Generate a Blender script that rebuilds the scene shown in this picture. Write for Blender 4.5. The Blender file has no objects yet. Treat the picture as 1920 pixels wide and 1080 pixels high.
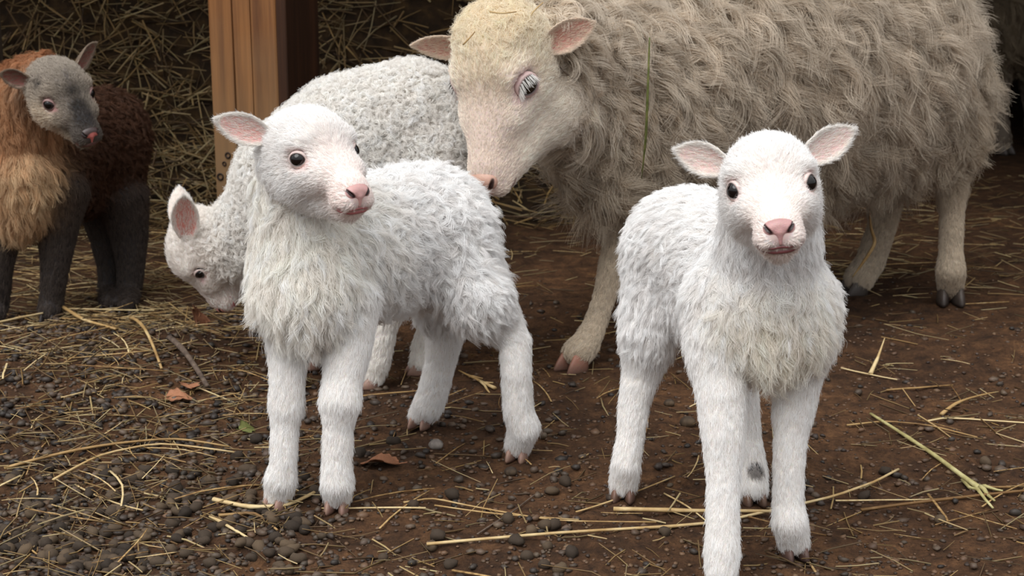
import bpy, math
import numpy as np

# ------------------------------------------------------------------ camera
sc = bpy.context.scene
COL = sc.collection
H, TH, F = 0.75, math.radians(13.5), 3000.0
camd = bpy.data.cameras.new('camera')
cam = bpy.data.objects.new('camera', camd)
COL.objects.link(cam)
cam.location = (0, 0, H)
cam.rotation_euler = (math.pi / 2 - TH, 0, 0)
camd.sensor_width = 36.0
camd.lens = 36.0 * F / 1920.0
camd.clip_start = 0.02
camd.dof.use_dof = True
camd.dof.focus_distance = 1.95
camd.dof.aperture_fstop = 13.0
sc.camera = cam
# ------------------------------------------------------------------ light
world = bpy.data.worlds.new('overcast_sky')
sc.world = world
world.use_nodes = True
wn = world.node_tree
bg = wn.nodes['Background']
# CIE overcast sky: three times brighter overhead than at the horizon, dark land below it
_tc = wn.nodes.new('ShaderNodeTexCoord')
_sp = wn.nodes.new('ShaderNodeSeparateXYZ')
wn.links.new(_tc.outputs['Generated'], _sp.inputs[0])
_cr = wn.nodes.new('ShaderNodeValToRGB')
_el = _cr.color_ramp.elements
_el[0].position, _el[0].color = 0.0, (0.33, 0.34, 0.35, 1)
_el[1].position, _el[1].color = 1.0, (0.98, 0.99, 1.0, 1)
wn.links.new(_sp.outputs['Z'], _cr.inputs[0])
_lt = wn.nodes.new('ShaderNodeMath')
_lt.operation = 'LESS_THAN'
wn.links.new(_sp.outputs['Z'], _lt.inputs[0])
_lt.inputs[1].default_value = 0.0
_mx = wn.nodes.new('ShaderNodeMix')
_mx.data_type = 'RGBA'
wn.links.new(_lt.outputs[0], _mx.inputs[0])
wn.links.new(_cr.outputs[0], _mx.inputs[6])
_mx.inputs[7].default_value = (0.06, 0.05, 0.04, 1)
wn.links.new(_mx.outputs[2], bg.inputs[0])
bg.inputs[1].default_value = 1.25
sund = bpy.data.lights.new('sun', 'SUN')
sund.energy = 2.0
sund.angle = math.radians(50)
sund.color = (1.0, 0.985, 0.96)
sun = bpy.data.objects.new('sun', sund)
COL.objects.link(sun)
sun.rotation_euler = (math.radians(33), 0, math.radians(-42))
sc.view_settings.view_transform = 'Standard'
sc.view_settings.look = 'None'
sc.view_settings.exposure = 0.28
sc.view_settings.gamma = 1.0
sc.view_settings.use_curve_mapping = False

sc.cycles.max_bounces = 8
sc.cycles.diffuse_bounces = 6
sc.cycles.transmission_bounces = 6
FUR = 1.0
rng = np.random.default_rng(7)
AX = np.array([0, math.cos(TH), -math.sin(TH)])
UP = np.array([0, math.sin(TH), math.cos(TH)])
RT = np.array([1.0, 0, 0])
CAM = np.array([0, 0, H])


def ray(px, py):
    return AX + (px - 960) / F * RT + (540 - py) / F * UP


def at(px, py, Y):
    d = ray(px, py)
    return CAM + d * (Y / d[1])


def mpp(px, py, Y):
    return (Y / ray(px, py)[1]) / F


def gnd(px, py, z=0.0):
    d = ray(px, py)
    return CAM + d * ((z - H) / d[2])


def nrm(v):
    v = np.asarray(v, float)
    return v / (np.linalg.norm(v, axis=-1, keepdims=True) + 1e-12)


def sstep(a, b, x):
    t = np.clip((x - a) / (b - a), 0, 1)
    return t * t * (3 - 2 * t)


# ------------------------------------------------------------------ noise + ground height
_lat = rng.random((64, 64))


def vnoise(x, y, f):
    x = np.asarray(x) * f + 100.3
    y = np.asarray(y) * f + 57.7
    xi = np.floor(x).astype(int)
    yi = np.floor(y).astype(int)
    fx = x - xi
    fy = y - yi
    fx = fx * fx * (3 - 2 * fx)
    fy = fy * fy * (3 - 2 * fy)
    a = _lat[xi % 64, yi % 64]
    b = _lat[(xi + 1) % 64, yi % 64]
    c = _lat[xi % 64, (yi + 1) % 64]
    d = _lat[(xi + 1) % 64, (yi + 1) % 64]
    return (a * (1 - fx) + b * fx) * (1 - fy) + (c * (1 - fx) + d * fx) * fy - 0.5


def ground_h(x, y):
    x = np.asarray(x, float)
    y = np.asarray(y, float)
    m = sstep(-0.34, -0.62, x) * sstep(1.95, 2.5, y) * (1 - sstep(2.62, 2.85, y)) * 0.035
    r = np.exp(-((y - 2.72 - 0.1 * vnoise(x, y, 2.0)) / 0.12) ** 2) * sstep(0.35, 0.6, x) * 0.018
    fade = 1 - sstep(3.5, 5, y)
    n = vnoise(x, y, 3.1) * 0.012 + vnoise(x, y, 9.0) * 0.006 + (vnoise(x, y, 27) * 0.006 + vnoise(x, y, 55) * 0.004) * fade
    cl = np.maximum(vnoise(x + 9, y, 38) - 0.18, 0) * 0.022 * fade
    return m + r + n + cl - 0.004


# ------------------------------------------------------------------ object helpers
def tag(o, label=None, cat=None, group=None, kind=None):
    if label:
        o['label'] = label
    if cat:
        o['category'] = cat
    if group:
        o['group'] = group
    if kind:
        o['kind'] = kind
    return o


def empty(name, loc):
    o = bpy.data.objects.new(name, None)
    o.empty_display_size = 0.05
    COL.objects.link(o)
    o.location = [float(c) for c in loc]
    return o


def link(name, data, parent=None):
    o = bpy.data.objects.new(name, data)
    COL.objects.link(o)
    if parent is not None:
        o.parent = parent
        p = parent
        off = np.zeros(3)
        while p is not None:
            off += np.array(p.location)
            p = p.parent
        o.location = (-off).tolist()
    return o


def mesh_data(name, V, Fc, mat=None, smooth=True, col=None):
    me = bpy.data.meshes.new(name)
    V = np.asarray(V, np.float32)
    if isinstance(Fc, np.ndarray):
        n, k = Fc.shape
        me.vertices.add(len(V))
        me.vertices.foreach_set('co', V.ravel())
        me.loops.add(n * k)
        me.loops.foreach_set('vertex_index', Fc.astype(np.int32).ravel())
        me.polygons.add(n)
        me.polygons.foreach_set('loop_start', np.arange(0, n * k, k, dtype=np.int32))
        me.update(calc_edges=True)
    else:
        me.from_pydata(V.tolist(), [], [list(map(int, f)) for f in Fc])
    if smooth:
        me.polygons.foreach_set('use_smooth', np.ones(len(me.polygons), bool))
    if col is not None:
        a = me.color_attributes.new('col', 'FLOAT_COLOR', 'POINT')
        c4 = np.ones((len(V), 4), np.float32)
        c4[:, :3] = col
        a.data.foreach_set('color', c4.ravel())
    if mat:
        me.materials.append(mat)
    me.update()
    return me


# ------------------------------------------------------------------ materials
def srgb(r, g, b):
    f = lambda c: (c / 255 / 12.92) if c / 255 <= 0.04045 else ((c / 255 + 0.055) / 1.055) ** 2.4
    return np.array([f(r), f(g), f(b)])


def new_mat(name):
    m = bpy.data.materials.new(name)
    m.use_nodes = True
    nt = m.node_tree
    return m, nt, nt.nodes['Principled BSDF']


def N(nt, t, **kw):
    n = nt.nodes.new(t)
    for k, v in kw.items():
        if k in n.inputs.keys():
            n.inputs[k].default_value = v
        else:
            setattr(n, k, v)
    return n


def fur_mat(name, trans=0.3, rough=0.55):
    m, nt, b = new_mat(name)
    at_ = N(nt, 'ShaderNodeAttribute', attribute_name='fcol')
    nt.links.new(at_.outputs['Color'], b.inputs['Base Color'])
    b.inputs['Roughness'].default_value = rough
    b.inputs['Specular IOR Level'].default_value = 0.25
    tr = N(nt, 'ShaderNodeBsdfTranslucent')
    nt.links.new(at_.outputs['Color'], tr.inputs['Color'])
    mx = N(nt, 'ShaderNodeMixShader')
    mx.inputs[0].default_value = trans
    nt.links.new(b.outputs[0], mx.inputs[1])
    nt.links.new(tr.outputs[0], mx.inputs[2])
    nt.links.new(mx.outputs[0], nt.nodes['Material Output'].inputs['Surface'])
    return m


def skin_mat(name, rough=0.75, sub=0.0, bump=0.15, scale=400):
    m, nt, b = new_mat(name)
    at_ = N(nt, 'ShaderNodeAttribute', attribute_name='col')
    tc = N(nt, 'ShaderNodeTexCoord')
    no = N(nt, 'ShaderNodeTexNoise', Scale=scale, Detail=3.0)
    nt.links.new(tc.outputs['Object'], no.inputs['Vector'])
    mix = N(nt, 'ShaderNodeMix', data_type='RGBA', blend_type='MULTIPLY')
    mix.inputs[0].default_value = 0.25
    nt.links.new(at_.outputs['Color'], mix.inputs[6])
    nt.links.new(no.outputs['Color'], mix.inputs[7])
    nt.links.new(mix.outputs[2], b.inputs['Base Color'])
    b.inputs['Roughness'].default_value = rough
    b.inputs['Subsurface Weight'].default_value = sub
    b.inputs['Subsurface Radius'].default_value = (0.01, 0.004, 0.003)
    b.inputs['Subsurface Scale'].default_value = 0.3
    bp = N(nt, 'ShaderNodeBump', Strength=bump, Distance=0.001)
    nt.links.new(no.outputs['Fac'], bp.inputs['Height'])
    nt.links.new(bp.outputs['Normal'], b.inputs['Normal'])
    return m


M_FUR = fur_mat('wool_strand')
M_SKIN = skin_mat('hide')
M_NOSE = skin_mat('nose_skin', 0.38, 0.0, 0.35, 700)
M_EAR = skin_mat('ear_skin', 0.6, 0.0, 0.1, 300)
M_HOOF = skin_mat('hoof_horn', 0.5, 0.0, 0.4, 250)

m, nt, b = new_mat('dark_eye')
b.inputs['Base Color'].default_value = (0.006, 0.004, 0.004, 1)
b.inputs['Roughness'].default_value = 0.07
M_EYE = m
m, nt, b = new_mat('ewe_iris')
tc = N(nt, 'ShaderNodeTexCoord')
no = N(nt, 'ShaderNodeTexNoise', Scale=300.0)
nt.links.new(tc.outputs['Object'], no.inputs['Vector'])
cr = N(nt, 'ShaderNodeValToRGB')
cr.color_ramp.elements[0].color = (0.01, 0.008, 0.006, 1)
cr.color_ramp.elements[1].color = (0.045, 0.03, 0.02, 1)
nt.links.new(no.outputs['Fac'], cr.inputs[0])
nt.links.new(cr.outputs[0], b.inputs['Base Color'])
b.inputs['Roughness'].default_value = 0.08
M_EYE2 = m


def ramp_mat(name, cols, scale, rough=0.85, bump=0.5, dist=0.002, stretch=(1, 1, 1), objrand=0.0, detail=6.0):
    m, nt, b = new_mat(name)
    tc = N(nt, 'ShaderNodeTexCoord')
    mp = N(nt, 'ShaderNodeMapping')
    mp.inputs['Scale'].default_value = stretch
    nt.links.new(tc.outputs['Object'], mp.inputs['Vector'])
    no = N(nt, 'ShaderNodeTexNoise', Scale=scale, Detail=detail, Roughness=0.65)
    nt.links.new(mp.outputs[0], no.inputs['Vector'])
    cr = N(nt, 'ShaderNodeValToRGB')
    e = cr.color_ramp.elements
    while len(e) < len(cols):
        e.new(0.5)
    for i, c in enumerate(cols):
        e[i].position = 0.28 + 0.44 * i / (len(cols) - 1)
        e[i].color = (*c, 1)
    fac = no.outputs['Fac']
    if objrand:
        oi = N(nt, 'ShaderNodeObjectInfo')
        ma = N(nt, 'ShaderNodeMath', operation='MULTIPLY_ADD')
        nt.links.new(oi.outputs['Random'], ma.inputs[0])
        ma.inputs[1].default_value = objrand
        nt.links.new(fac, ma.inputs[2])
        mb = N(nt, 'ShaderNodeMath', operation='SUBTRACT')
        nt.links.new(ma.outputs[0], mb.inputs[0])
        mb.inputs[1].default_value = objrand * 0.5
        fac = mb.outputs[0]
    nt.links.new(fac, cr.inputs[0])
    nt.links.new(cr.outputs[0], b.inputs['Base Color'])
    b.inputs['Roughness'].default_value = rough
    b.inputs['Specular IOR Level'].default_value = 0.3
    if bump:
        bp = N(nt, 'ShaderNodeBump', Strength=bump, Distance=dist)
        nt.links.new(no.outputs['Fac'], bp.inputs['Height'])
        nt.links.new(bp.outputs['Normal'], b.inputs['Normal'])
    return m


M_STRAW = ramp_mat('dry_straw', [srgb(112, 82, 48), srgb(172, 140, 92), srgb(212, 190, 144)], 14, 0.55, 0.3, 0.0006, objrand=0.5)
M_PALE = ramp_mat('pale_green_stalk', [srgb(128, 116, 72), srgb(172, 162, 110), srgb(206, 198, 150)], 30, 0.6, 0.4, 0.0008)
M_PEB = ramp_mat('dung_pellet', [srgb(36, 29, 23), srgb(62, 51, 41), srgb(98, 81, 62)], 30, 0.8, 0.4, 0.001, objrand=0.35)
M_HAYV = skin_mat('hay_stalk', 0.6, 0.0, 0.0, 90)
M_HAYBASE = ramp_mat('packed_hay', [srgb(26, 18, 11), srgb(52, 37, 21), srgb(84, 62, 34)], 26, 0.9, 0.8, 0.01)
M_LEAF = ramp_mat('dead_leaf', [srgb(84, 50, 32), srgb(132, 86, 60), srgb(168, 118, 88)], 60, 0.7, 0.4, 0.0008, objrand=0.3)
M_GREEN = ramp_mat('green_leaf', [srgb(66, 72, 34), srgb(100, 106, 56), srgb(140, 134, 80)], 60, 0.6, 0.3, 0.0008)
M_STONE = ramp_mat('grey_stone', [srgb(90, 82, 76), srgb(122, 114, 108), srgb(150, 142, 134)], 40, 0.85, 0.5, 0.001)
M_TWIG = ramp_mat('bark_twig', [srgb(52, 42, 36), srgb(92, 78, 68), srgb(120, 104, 90)], 60, 0.85, 0.5, 0.001)
M_BARN = ramp_mat('dark_barn_board', [srgb(30, 22, 16), srgb(44, 32, 24), srgb(58, 44, 34)], 4, 0.9, 0.5, 0.004, stretch=(8, 8, 0.6))
M_GREYWOOD = ramp_mat('grey_weathered_wood', [srgb(58, 48, 40), srgb(92, 78, 66), srgb(120, 106, 92)], 2.5, 0.85, 0.5, 0.003, stretch=(30, 30, 1.2))
M_SHADEWOOD = ramp_mat('shaded_side_wood', [srgb(34, 19, 10), srgb(52, 30, 16), srgb(70, 42, 24)], 1.6, 0.65, 0.35, 0.003, stretch=(30, 30, 1.2))  # shade of the post's right side put into the wood colour
M_IRON = ramp_mat('rusty_iron', [srgb(24, 18, 16), srgb(46, 34, 28), srgb(66, 46, 34)], 200, 0.7, 0.5, 0.0006)


def ground_mat():
    m, nt, b = new_mat('trampled_earth')
    tc = N(nt, 'ShaderNodeTexCoord')
    big = N(nt, 'ShaderNodeTexNoise', Scale=2.4, Detail=5.0, Roughness=0.6)
    mid = N(nt, 'ShaderNodeTexNoise', Scale=26.0, Detail=8.0, Roughness=0.7)
    fine = N(nt, 'ShaderNodeTexNoise', Scale=170.0, Detail=5.0, Roughness=0.7)
    for n in (big, mid, fine):
        nt.links.new(tc.outputs['Object'], n.inputs['Vector'])
    r1 = N(nt, 'ShaderNodeValToRGB')
    e = r1.color_ramp.elements
    e[0].position, e[0].color = 0.33, (*srgb(66, 46, 31), 1)
    e[1].position, e[1].color = 0.7, (*srgb(134, 98, 67), 1)
    x = e.new(0.52)
    x.color = (*srgb(101, 72, 49), 1)
    nt.links.new(mid.outputs['Fac'], r1.inputs[0])
    r2 = N(nt, 'ShaderNodeValToRGB')
    e = r2.color_ramp.elements
    e[0].position, e[0].color = 0.36, (0.55, 0.52, 0.5, 1)
    e[1].position, e[1].color = 0.62, (1.1, 1.06, 1.0, 1)
    nt.links.new(big.outputs['Fac'], r2.inputs[0])
    mx = N(nt, 'ShaderNodeMix', data_type='RGBA', blend_type='MULTIPLY')
    mx.inputs[0].default_value = 1.0
    nt.links.new(r1.outputs[0], mx.inputs[6])
    nt.links.new(r2.outputs[0], mx.inputs[7])
    r3 = N(nt, 'ShaderNodeValToRGB')
    e = r3.color_ramp.elements
    e[0].position, e[0].color = 0.34, (0.45, 0.42, 0.4, 1)
    e[1].position, e[1].color = 0.62, (1.1, 1.1, 1.1, 1)
    nt.links.new(fine.outputs['Fac'], r3.inputs[0])
    m2 = N(nt, 'ShaderNodeMix', data_type='RGBA', blend_type='MULTIPLY')
    m2.inputs[0].default_value = 0.8
    nt.links.new(mx.outputs[2], m2.inputs[6])
    nt.links.new(r3.outputs[0], m2.inputs[7])
    nt.links.new(m2.outputs[2], b.inputs['Base Color'])
    b.inputs['Roughness'].default_value = 0.88
    b.inputs['Specular IOR Level'].default_value = 0.25
    b1 = N(nt, 'ShaderNodeBump', Strength=1.0, Distance=0.014)
    nt.links.new(mid.outputs['Fac'], b1.inputs['Height'])
    b2 = N(nt, 'ShaderNodeBump', Strength=0.9, Distance=0.004)
    nt.links.new(fine.outputs['Fac'], b2.inputs['Height'])
    nt.links.new(b1.outputs['Normal'], b2.inputs['Normal'])
    nt.links.new(b2.outputs['Normal'], b.inputs['Normal'])
    return m


def wood_mat():
    m, nt, b = new_mat('oiled_timber')
    tc = N(nt, 'ShaderNodeTexCoord')
    mp = N(nt, 'ShaderNodeMapping')
    mp.inputs['Scale'].default_value = (30, 30, 1.2)
    nt.links.new(tc.outputs['Object'], mp.inputs['Vector'])
    no = N(nt, 'ShaderNodeTexNoise', Scale=1.6, Detail=8.0, Roughness=0.65)
    nt.links.new(mp.outputs[0], no.inputs['Vector'])
    cr = N(nt, 'ShaderNodeValToRGB')
    e = cr.color_ramp.elements
    e[0].position, e[0].color = 0.3, (*srgb(92, 54, 26), 1)
    e[1].position, e[1].color = 0.72, (*srgb(158, 106, 58), 1)
    nt.links.new(no.outputs['Fac'], cr.inputs[0])
    # weathered grey towards the foot of the post, worn in blotches
    sp = N(nt, 'ShaderNodeSeparateXYZ')
    nt.links.new(tc.outputs['Object'], sp.inputs[0])
    bl = N(nt, 'ShaderNodeTexNoise', Scale=5.0, Detail=4.0)
    nt.links.new(tc.outputs['Object'], bl.inputs['Vector'])
    ma = N(nt, 'ShaderNodeMath', operation='MULTIPLY_ADD')
    nt.links.new(bl.outputs['Fac'], ma.inputs[0])
    ma.inputs[1].default_value = 0.35
    nt.links.new(sp.outputs['Z'], ma.inputs[2])
    mr = N(nt, 'ShaderNodeMapRange')
    nt.links.new(ma.outputs[0], mr.inputs[0])
    mr.inputs[1].default_value = 0.38
    mr.inputs[2].default_value = 0.72
    mr.inputs[3].default_value = 0.75
    mr.inputs[4].default_value = 0.0
    g = N(nt, 'ShaderNodeMix', data_type='RGBA')
    nt.links.new(mr.outputs[0], g.inputs[0])
    nt.links.new(cr.outputs[0], g.inputs[6])
    g.inputs[7].default_value = (*srgb(140, 114, 82), 1)
    nt.links.new(g.outputs[2], b.inputs['Base Color'])
    b.inputs['Roughness'].default_value = 0.6
    bp = N(nt, 'ShaderNodeBump', Strength=0.35, Distance=0.003)
    nt.links.new(no.outputs['Fac'], bp.inputs['Height'])
    nt.links.new(bp.outputs['Normal'], b.inputs['Normal'])
    return m


M_GROUND = ground_mat()
M_WOOD = wood_mat()


# ------------------------------------------------------------------ structure: ground, barn, post
def build_ground():
    xs = np.concatenate([np.linspace(-5, -1.3, 24)[:-1], np.arange(-1.3, 1.3, 0.0085), np.linspace(1.3, 5, 24)])
    ys = [-2.0, -1, 0, 0.5, 1.0, 1.2]
    y = 1.3
    while y < 3.4:
        ys.append(y)
        y += 0.0036 * y
    while y < 8:
        ys.append(y)
        y += 0.012 * y
    ys = np.array(ys)
    X, Y = np.meshgrid(xs, ys)
    Z = ground_h(X, Y)
    nx, ny = len(xs), len(ys)
    i = np.arange(nx * ny).reshape(ny, nx)
    Q = np.stack([i[:-1, :-1], i[:-1, 1:], i[1:, 1:], i[1:, :-1]], -1).reshape(-1, 4)
    V = np.stack([X, Y, Z], -1).reshape(-1, 3)
    o = link('floor', mesh_data('floor', V, Q, M_GROUND))
    tag(o, 'trampled brown barnyard earth floor', kind='structure')


build_ground()


def box_mesh(name, lo, hi, mat):
    x0, y0, z0 = lo
    x1, y1, z1 = hi
    V = [(x0, y0, z0), (x1, y0, z0), (x1, y1, z0), (x0, y1, z0), (x0, y0, z1), (x1, y0, z1), (x1, y1, z1), (x0, y1, z1)]
    Fc = [(0, 3, 2, 1), (4, 5, 6, 7), (0, 1, 5, 4), (1, 2, 6, 5), (2, 3, 7, 6), (3, 0, 4, 7)]
    return mesh_data(name, V, Fc, mat, False)


ROOF_Y = 3.05
for nm, lo, hi, lb in (
        ('ceiling', (-3.2, ROOF_Y, 1.62), (2.85, 6.3, 1.7), 'dark board roof of the open shed'),
        ('wall_back', (-3.2, 6.2, -0.05), (2.85, 6.3, 1.62), 'dark board wall at the back of the shed'),
        ('wall_right', (2.77, ROOF_Y, -0.05), (2.85, 6.3, 1.62), 'dark board side wall right of the sheep'),
        ('wall_left', (-3.2, ROOF_Y, -0.05), (-3.1, 6.3, 1.62), 'dark board side wall left of the straw heap')):
    tag(link(nm, box_mesh(nm, lo, hi, M_BARN)), lb, kind='structure')


def rot_z(a):
    c, s = math.cos(a), math.sin(a)
    return np.array([[c, -s, 0], [s, c, 0], [0, 0, 1]])


def post(name, center, w, d, ang, h, label, bolts=(), mat=None, side=False):
    root = empty(name, (*center, 0))
    tag(root, label, 'post')
    # square timber with worn edges and drying cracks cut into its faces
    prof = []
    r = 0.006
    cracks = [(0.37, 0.0016), (0.64, 0.0012)]
    cr = []
    for cxx, cy, a0 in ((w / 2 - r, -d / 2 + r, -90), (w / 2 - r, d / 2 - r, 0), (-w / 2 + r, d / 2 - r, 90), (-w / 2 + r, -d / 2 + r, 180)):
        for k in range(4):
            a = math.radians(a0 + 30 * k)
            cr.append((cxx + r * math.cos(a), cy + r * math.sin(a)))
    prof = cr
    # front side (y=-d/2) runs from last corner to first: insert crack notches
    ins = []
    for f_, cw in cracks:
        x = -w / 2 + w * f_
        ins += [(x - cw, -d / 2), (x, -d / 2 + 0.012), (x + cw, -d / 2)]
    prof = cr + ins
    nz = 40
    zs = np.linspace(-0.05, h, nz)
    V = []
    for z in zs:
        for k, (x, y) in enumerate(prof):
            j = 0.0012 * float(vnoise(x * 20 + k, z * 6, 1.0))
            V.append((x + j, y + j, z))
    n = len(prof)
    Fc = []
    for a in range(nz - 1):
        for k in range(n):
            k2 = (k + 1) % n
            Fc.append((a * n + k, a * n + k2, (a + 1) * n + k2, (a + 1) * n + k))
    Fc.append(tuple(range((nz - 1) * n, nz * n)))
    V = np.array(V) @ rot_z(ang).T + np.array([*center, 0])
    o = link('timber', mesh_data('timber', V, Fc, mat or M_WOOD, False), root)
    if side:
        # added plank whose dark colour makes the right face look shaded
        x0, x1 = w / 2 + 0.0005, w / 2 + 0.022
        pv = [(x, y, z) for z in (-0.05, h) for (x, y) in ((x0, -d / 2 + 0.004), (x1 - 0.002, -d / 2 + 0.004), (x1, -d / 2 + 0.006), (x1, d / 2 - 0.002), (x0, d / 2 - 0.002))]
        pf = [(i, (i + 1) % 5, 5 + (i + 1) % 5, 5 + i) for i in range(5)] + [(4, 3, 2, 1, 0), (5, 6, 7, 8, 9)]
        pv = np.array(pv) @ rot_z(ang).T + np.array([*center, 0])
        link('shade_plank', mesh_data('shade_plank', pv, pf, M_SHADEWOOD, False), root)['label'] = 'added plank coloured dark as the shaded side of the post'
    for (fx, z, rr) in bolts:
        # nail head ring with a sunken middle
        c = np.array([-w / 2 + w * fx, -d / 2, z])
        vv, ff = [], []
        for ri, (q, dep) in enumerate(((1.0, 0.001), (1.0, -0.002), (0.7, -0.0025), (0.5, 0.0), (0.25, 0.0))):
            for k in range(12):
                a = k * math.pi / 6
                vv.append(c + np.array([q * rr * math.cos(a), dep, q * rr * math.sin(a)]))
        for ri in range(4):
            for k in range(12):
                k2 = (k + 1) % 12
                ff.append((ri * 12 + k, ri * 12 + k2, ri * 12 + 12 + k2, ri * 12 + 12 + k))
        ff.append(tuple(range(48, 60)))
        vv = np.array(vv) @ rot_z(ang).T + np.array([*center, 0])
        link('nail', mesh_data('nail', vv, ff, M_IRON, True), root)
    return root


pc = at(500, 300, 3.32)
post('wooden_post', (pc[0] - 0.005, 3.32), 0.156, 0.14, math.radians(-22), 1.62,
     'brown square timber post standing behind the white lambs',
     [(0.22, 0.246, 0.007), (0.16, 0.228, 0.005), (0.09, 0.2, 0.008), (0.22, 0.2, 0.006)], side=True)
pl = at(-28, 90, 3.5)
post('weathered_post', (pl[0] - 0.03, 3.5), 0.12, 0.12, math.radians(12), 1.62, 'grey weathered post cut off by the left edge', mat=M_GREYWOOD)


# ------------------------------------------------------------------ straw generators
def tube_verts(P, R, sides=5, flat=1.0):
    """P (n,3) polyline, R (n,) radii -> verts, quads of a closed tube; flat squashes it along world z."""
    P = np.asarray(P, float)
    n = len(P)
    T = nrm(np.gradient(P, axis=0))
    ref = np.array([0, 0, 1.0]) if abs(T[0][2]) < 0.9 else np.array([1.0, 0, 0])
    A = nrm(np.cross(T, ref))
    B = nrm(np.cross(A, T))
    an = np.arange(sides) * 2 * math.pi / sides
    ring = A[:, None] * np.cos(an)[None, :, None] + B[:, None] * np.sin(an)[None, :, None] * flat
    V = (P[:, None] + ring * np.asarray(R)[:, None, None]).reshape(-1, 3)
    Fc = []
    for a in range(n - 1):
        for k in range(sides):
            k2 = (k + 1) % sides
            Fc.append((a * sides + k, a * sides + k2, (a + 1) * sides + k2, (a + 1) * sides + k))
    Fc.append(tuple(range(sides))[::-1])
    Fc.append(tuple(range((n - 1) * sides, n * sides)))
    return V, Fc


def merge(parts):
    V, Fc, off = [], [], 0
    for v, f in parts:
        V.append(np.asarray(v))
        Fc += [tuple(int(i) + off for i in q) for q in f]
        off += len(v)
    return np.concatenate(V), Fc


def straw_cloud(name, P0, D, L, R, cols, mat, parent=None):
    """many short bent straw stalks (three-sided, two segments) as one mesh of uncountable litter."""
    n = len(P0)
    D = nrm(D)
    ref = nrm(rng.normal(size=(n, 3)))
    A = nrm(np.cross(D, ref))
    B = np.cross(D, A)
    bend = A * (rng.normal(size=(n, 1)) * 0.035) * L[:, None]
    C = np.stack([P0 - D * L[:, None] / 2, P0 + bend, P0 + D * L[:, None] / 2], 1)
    an = np.arange(3) * 2 * math.pi / 3
    ring = A[:, None] * np.cos(an)[None, :, None] + B[:, None] * np.sin(an)[None, :, None]
    V = (C[:, :, None] + ring[:, None] * (R[:, None, None, None] * np.array([1, 1, 0.75])[None, :, None, None])).reshape(-1, 3)
    q = []
    for a in range(2):
        for k in range(3):
            k2 = (k + 1) % 3
            q.append((a * 3 + k, a * 3 + k2, a * 3 + 3 + k2, a * 3 + 3 + k))
    q = np.array(q)
    Q = (q[None] + (np.arange(n) * 9)[:, None, None]).reshape(-1, 4)
    me = mesh_data(name, V, Q, mat, False, np.repeat(cols, 9, 0))
    return link(name, me, parent)


def straw_cols(n, lo=0.35, hi=1.0):
    c0, c1, c2 = srgb(92, 66, 38), srgb(176, 142, 88), srgb(212, 190, 142)
    t = rng.random((n, 1)) ** 1.2
    c = np.where(t < 0.5, c0 + (c1 - c0) * t * 2, c1 + (c2 - c1) * (t * 2 - 1))
    return c * (lo + (hi - lo) * rng.random((n, 1)))


# --- straw heap behind the post
def heap_z(x, y):
    base = sstep(3.75, 4.02, y) * 0.16 + sstep(3.95, 4.45, y) * 0.75 + sstep(4.3, 5.2, y) * 0.35
    ed = 1 - sstep(-0.25, 0.35, x)
    back = sstep(4.35, 4.9, y) * 0.9
    return (base * ed + back * (1 - ed) * (1 - sstep(0.4, 1.0, x))) + vnoise(x, y, 5) * 0.06 * np.minimum(1, base * 4)


def build_heap():
    xs = np.linspace(-2.8, 1.1, 110)
    ys = np.linspace(3.6, 5.6, 70)
    X, Y = np.meshgrid(xs, ys)
    Z = heap_z(X, Y) - 0.012
    i = np.arange(X.size).reshape(X.shape)
    Q = np.stack([i[:-1, :-1], i[:-1, 1:], i[1:, 1:], i[1:, :-1]], -1).reshape(-1, 4)
    base = link('straw_heap', mesh_data('straw_heap', np.stack([X, Y, Z], -1).reshape(-1, 3), Q, M_HAYBASE))
    tag(base, 'tall heap of old straw bedding behind the wooden post', 'straw heap', kind='stuff')
    n = 11000
    x = rng.uniform(-2.0, 0.7, n)
    y = 3.7 + 1.0 * rng.random(n) ** 0.9
    z = heap_z(x, y)
    e = 0.02
    nx = -(heap_z(x + e, y) - z) / e
    ny = -(heap_z(x, y + e) - z) / e
    nv = nrm(np.stack([nx, ny, np.ones(n)], -1))
    keep = rng.random(n) < np.where(x > -0.32, 0.3, 1.0)
    x, y, z, nv = x[keep], y[keep], z[keep], nv[keep]
    n = len(x)
    d = rng.normal(size=(n, 3))
    d -= nv * (d * nv).sum(1, keepdims=True) * 0.75
    d[:, 0] *= 1.25
    L = rng.uniform(0.04, 0.15, n)
    R = rng.uniform(0.0010, 0.0027, n)
    c = straw_cols(n, 0.45, 1.0)
    straw_cloud('straw_stalks', np.stack([x, y, z], -1) + nv * rng.uniform(0, 0.025, (n, 1)), d, L, R, c, M_HAYV, base)['kind'] = 'stuff'


build_heap()


def px_sample(n, dens):
    """sample ground points so that they are spread evenly over the picture's ground, thinned by dens(px,py)."""
    out = []
    while len(out) < n:
        px = rng.uniform(-150, 2070, n)
        py = rng.uniform(330, 1180, n)
        k = rng.random(n) < dens(px, py)
        for a, b_ in zip(px[k], py[k]):
            out.append((a, b_))
    out = np.array(out[:n])
    return out


def to_ground(pp):
    P = np.array([gnd(a, b_) for a, b_ in pp])
    P[:, 2] = ground_h(P[:, 0], P[:, 1])
    return P


def straw_dens(px, py):
    left = (px < 640) * (py > 430) * np.clip(1.15 - np.abs(px - 200) / 420, 0, 1) * np.where(py < 610, 1.0, np.clip(0.55 - (py - 610) / 900, 0.1, 1))
    mid = 0.06 + 0.1 * (px > 900) * (py < 560)
    back = 0.35 * (px > 1500) * (py < 520)
    return np.clip(left + mid + back, 0, 1)


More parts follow.
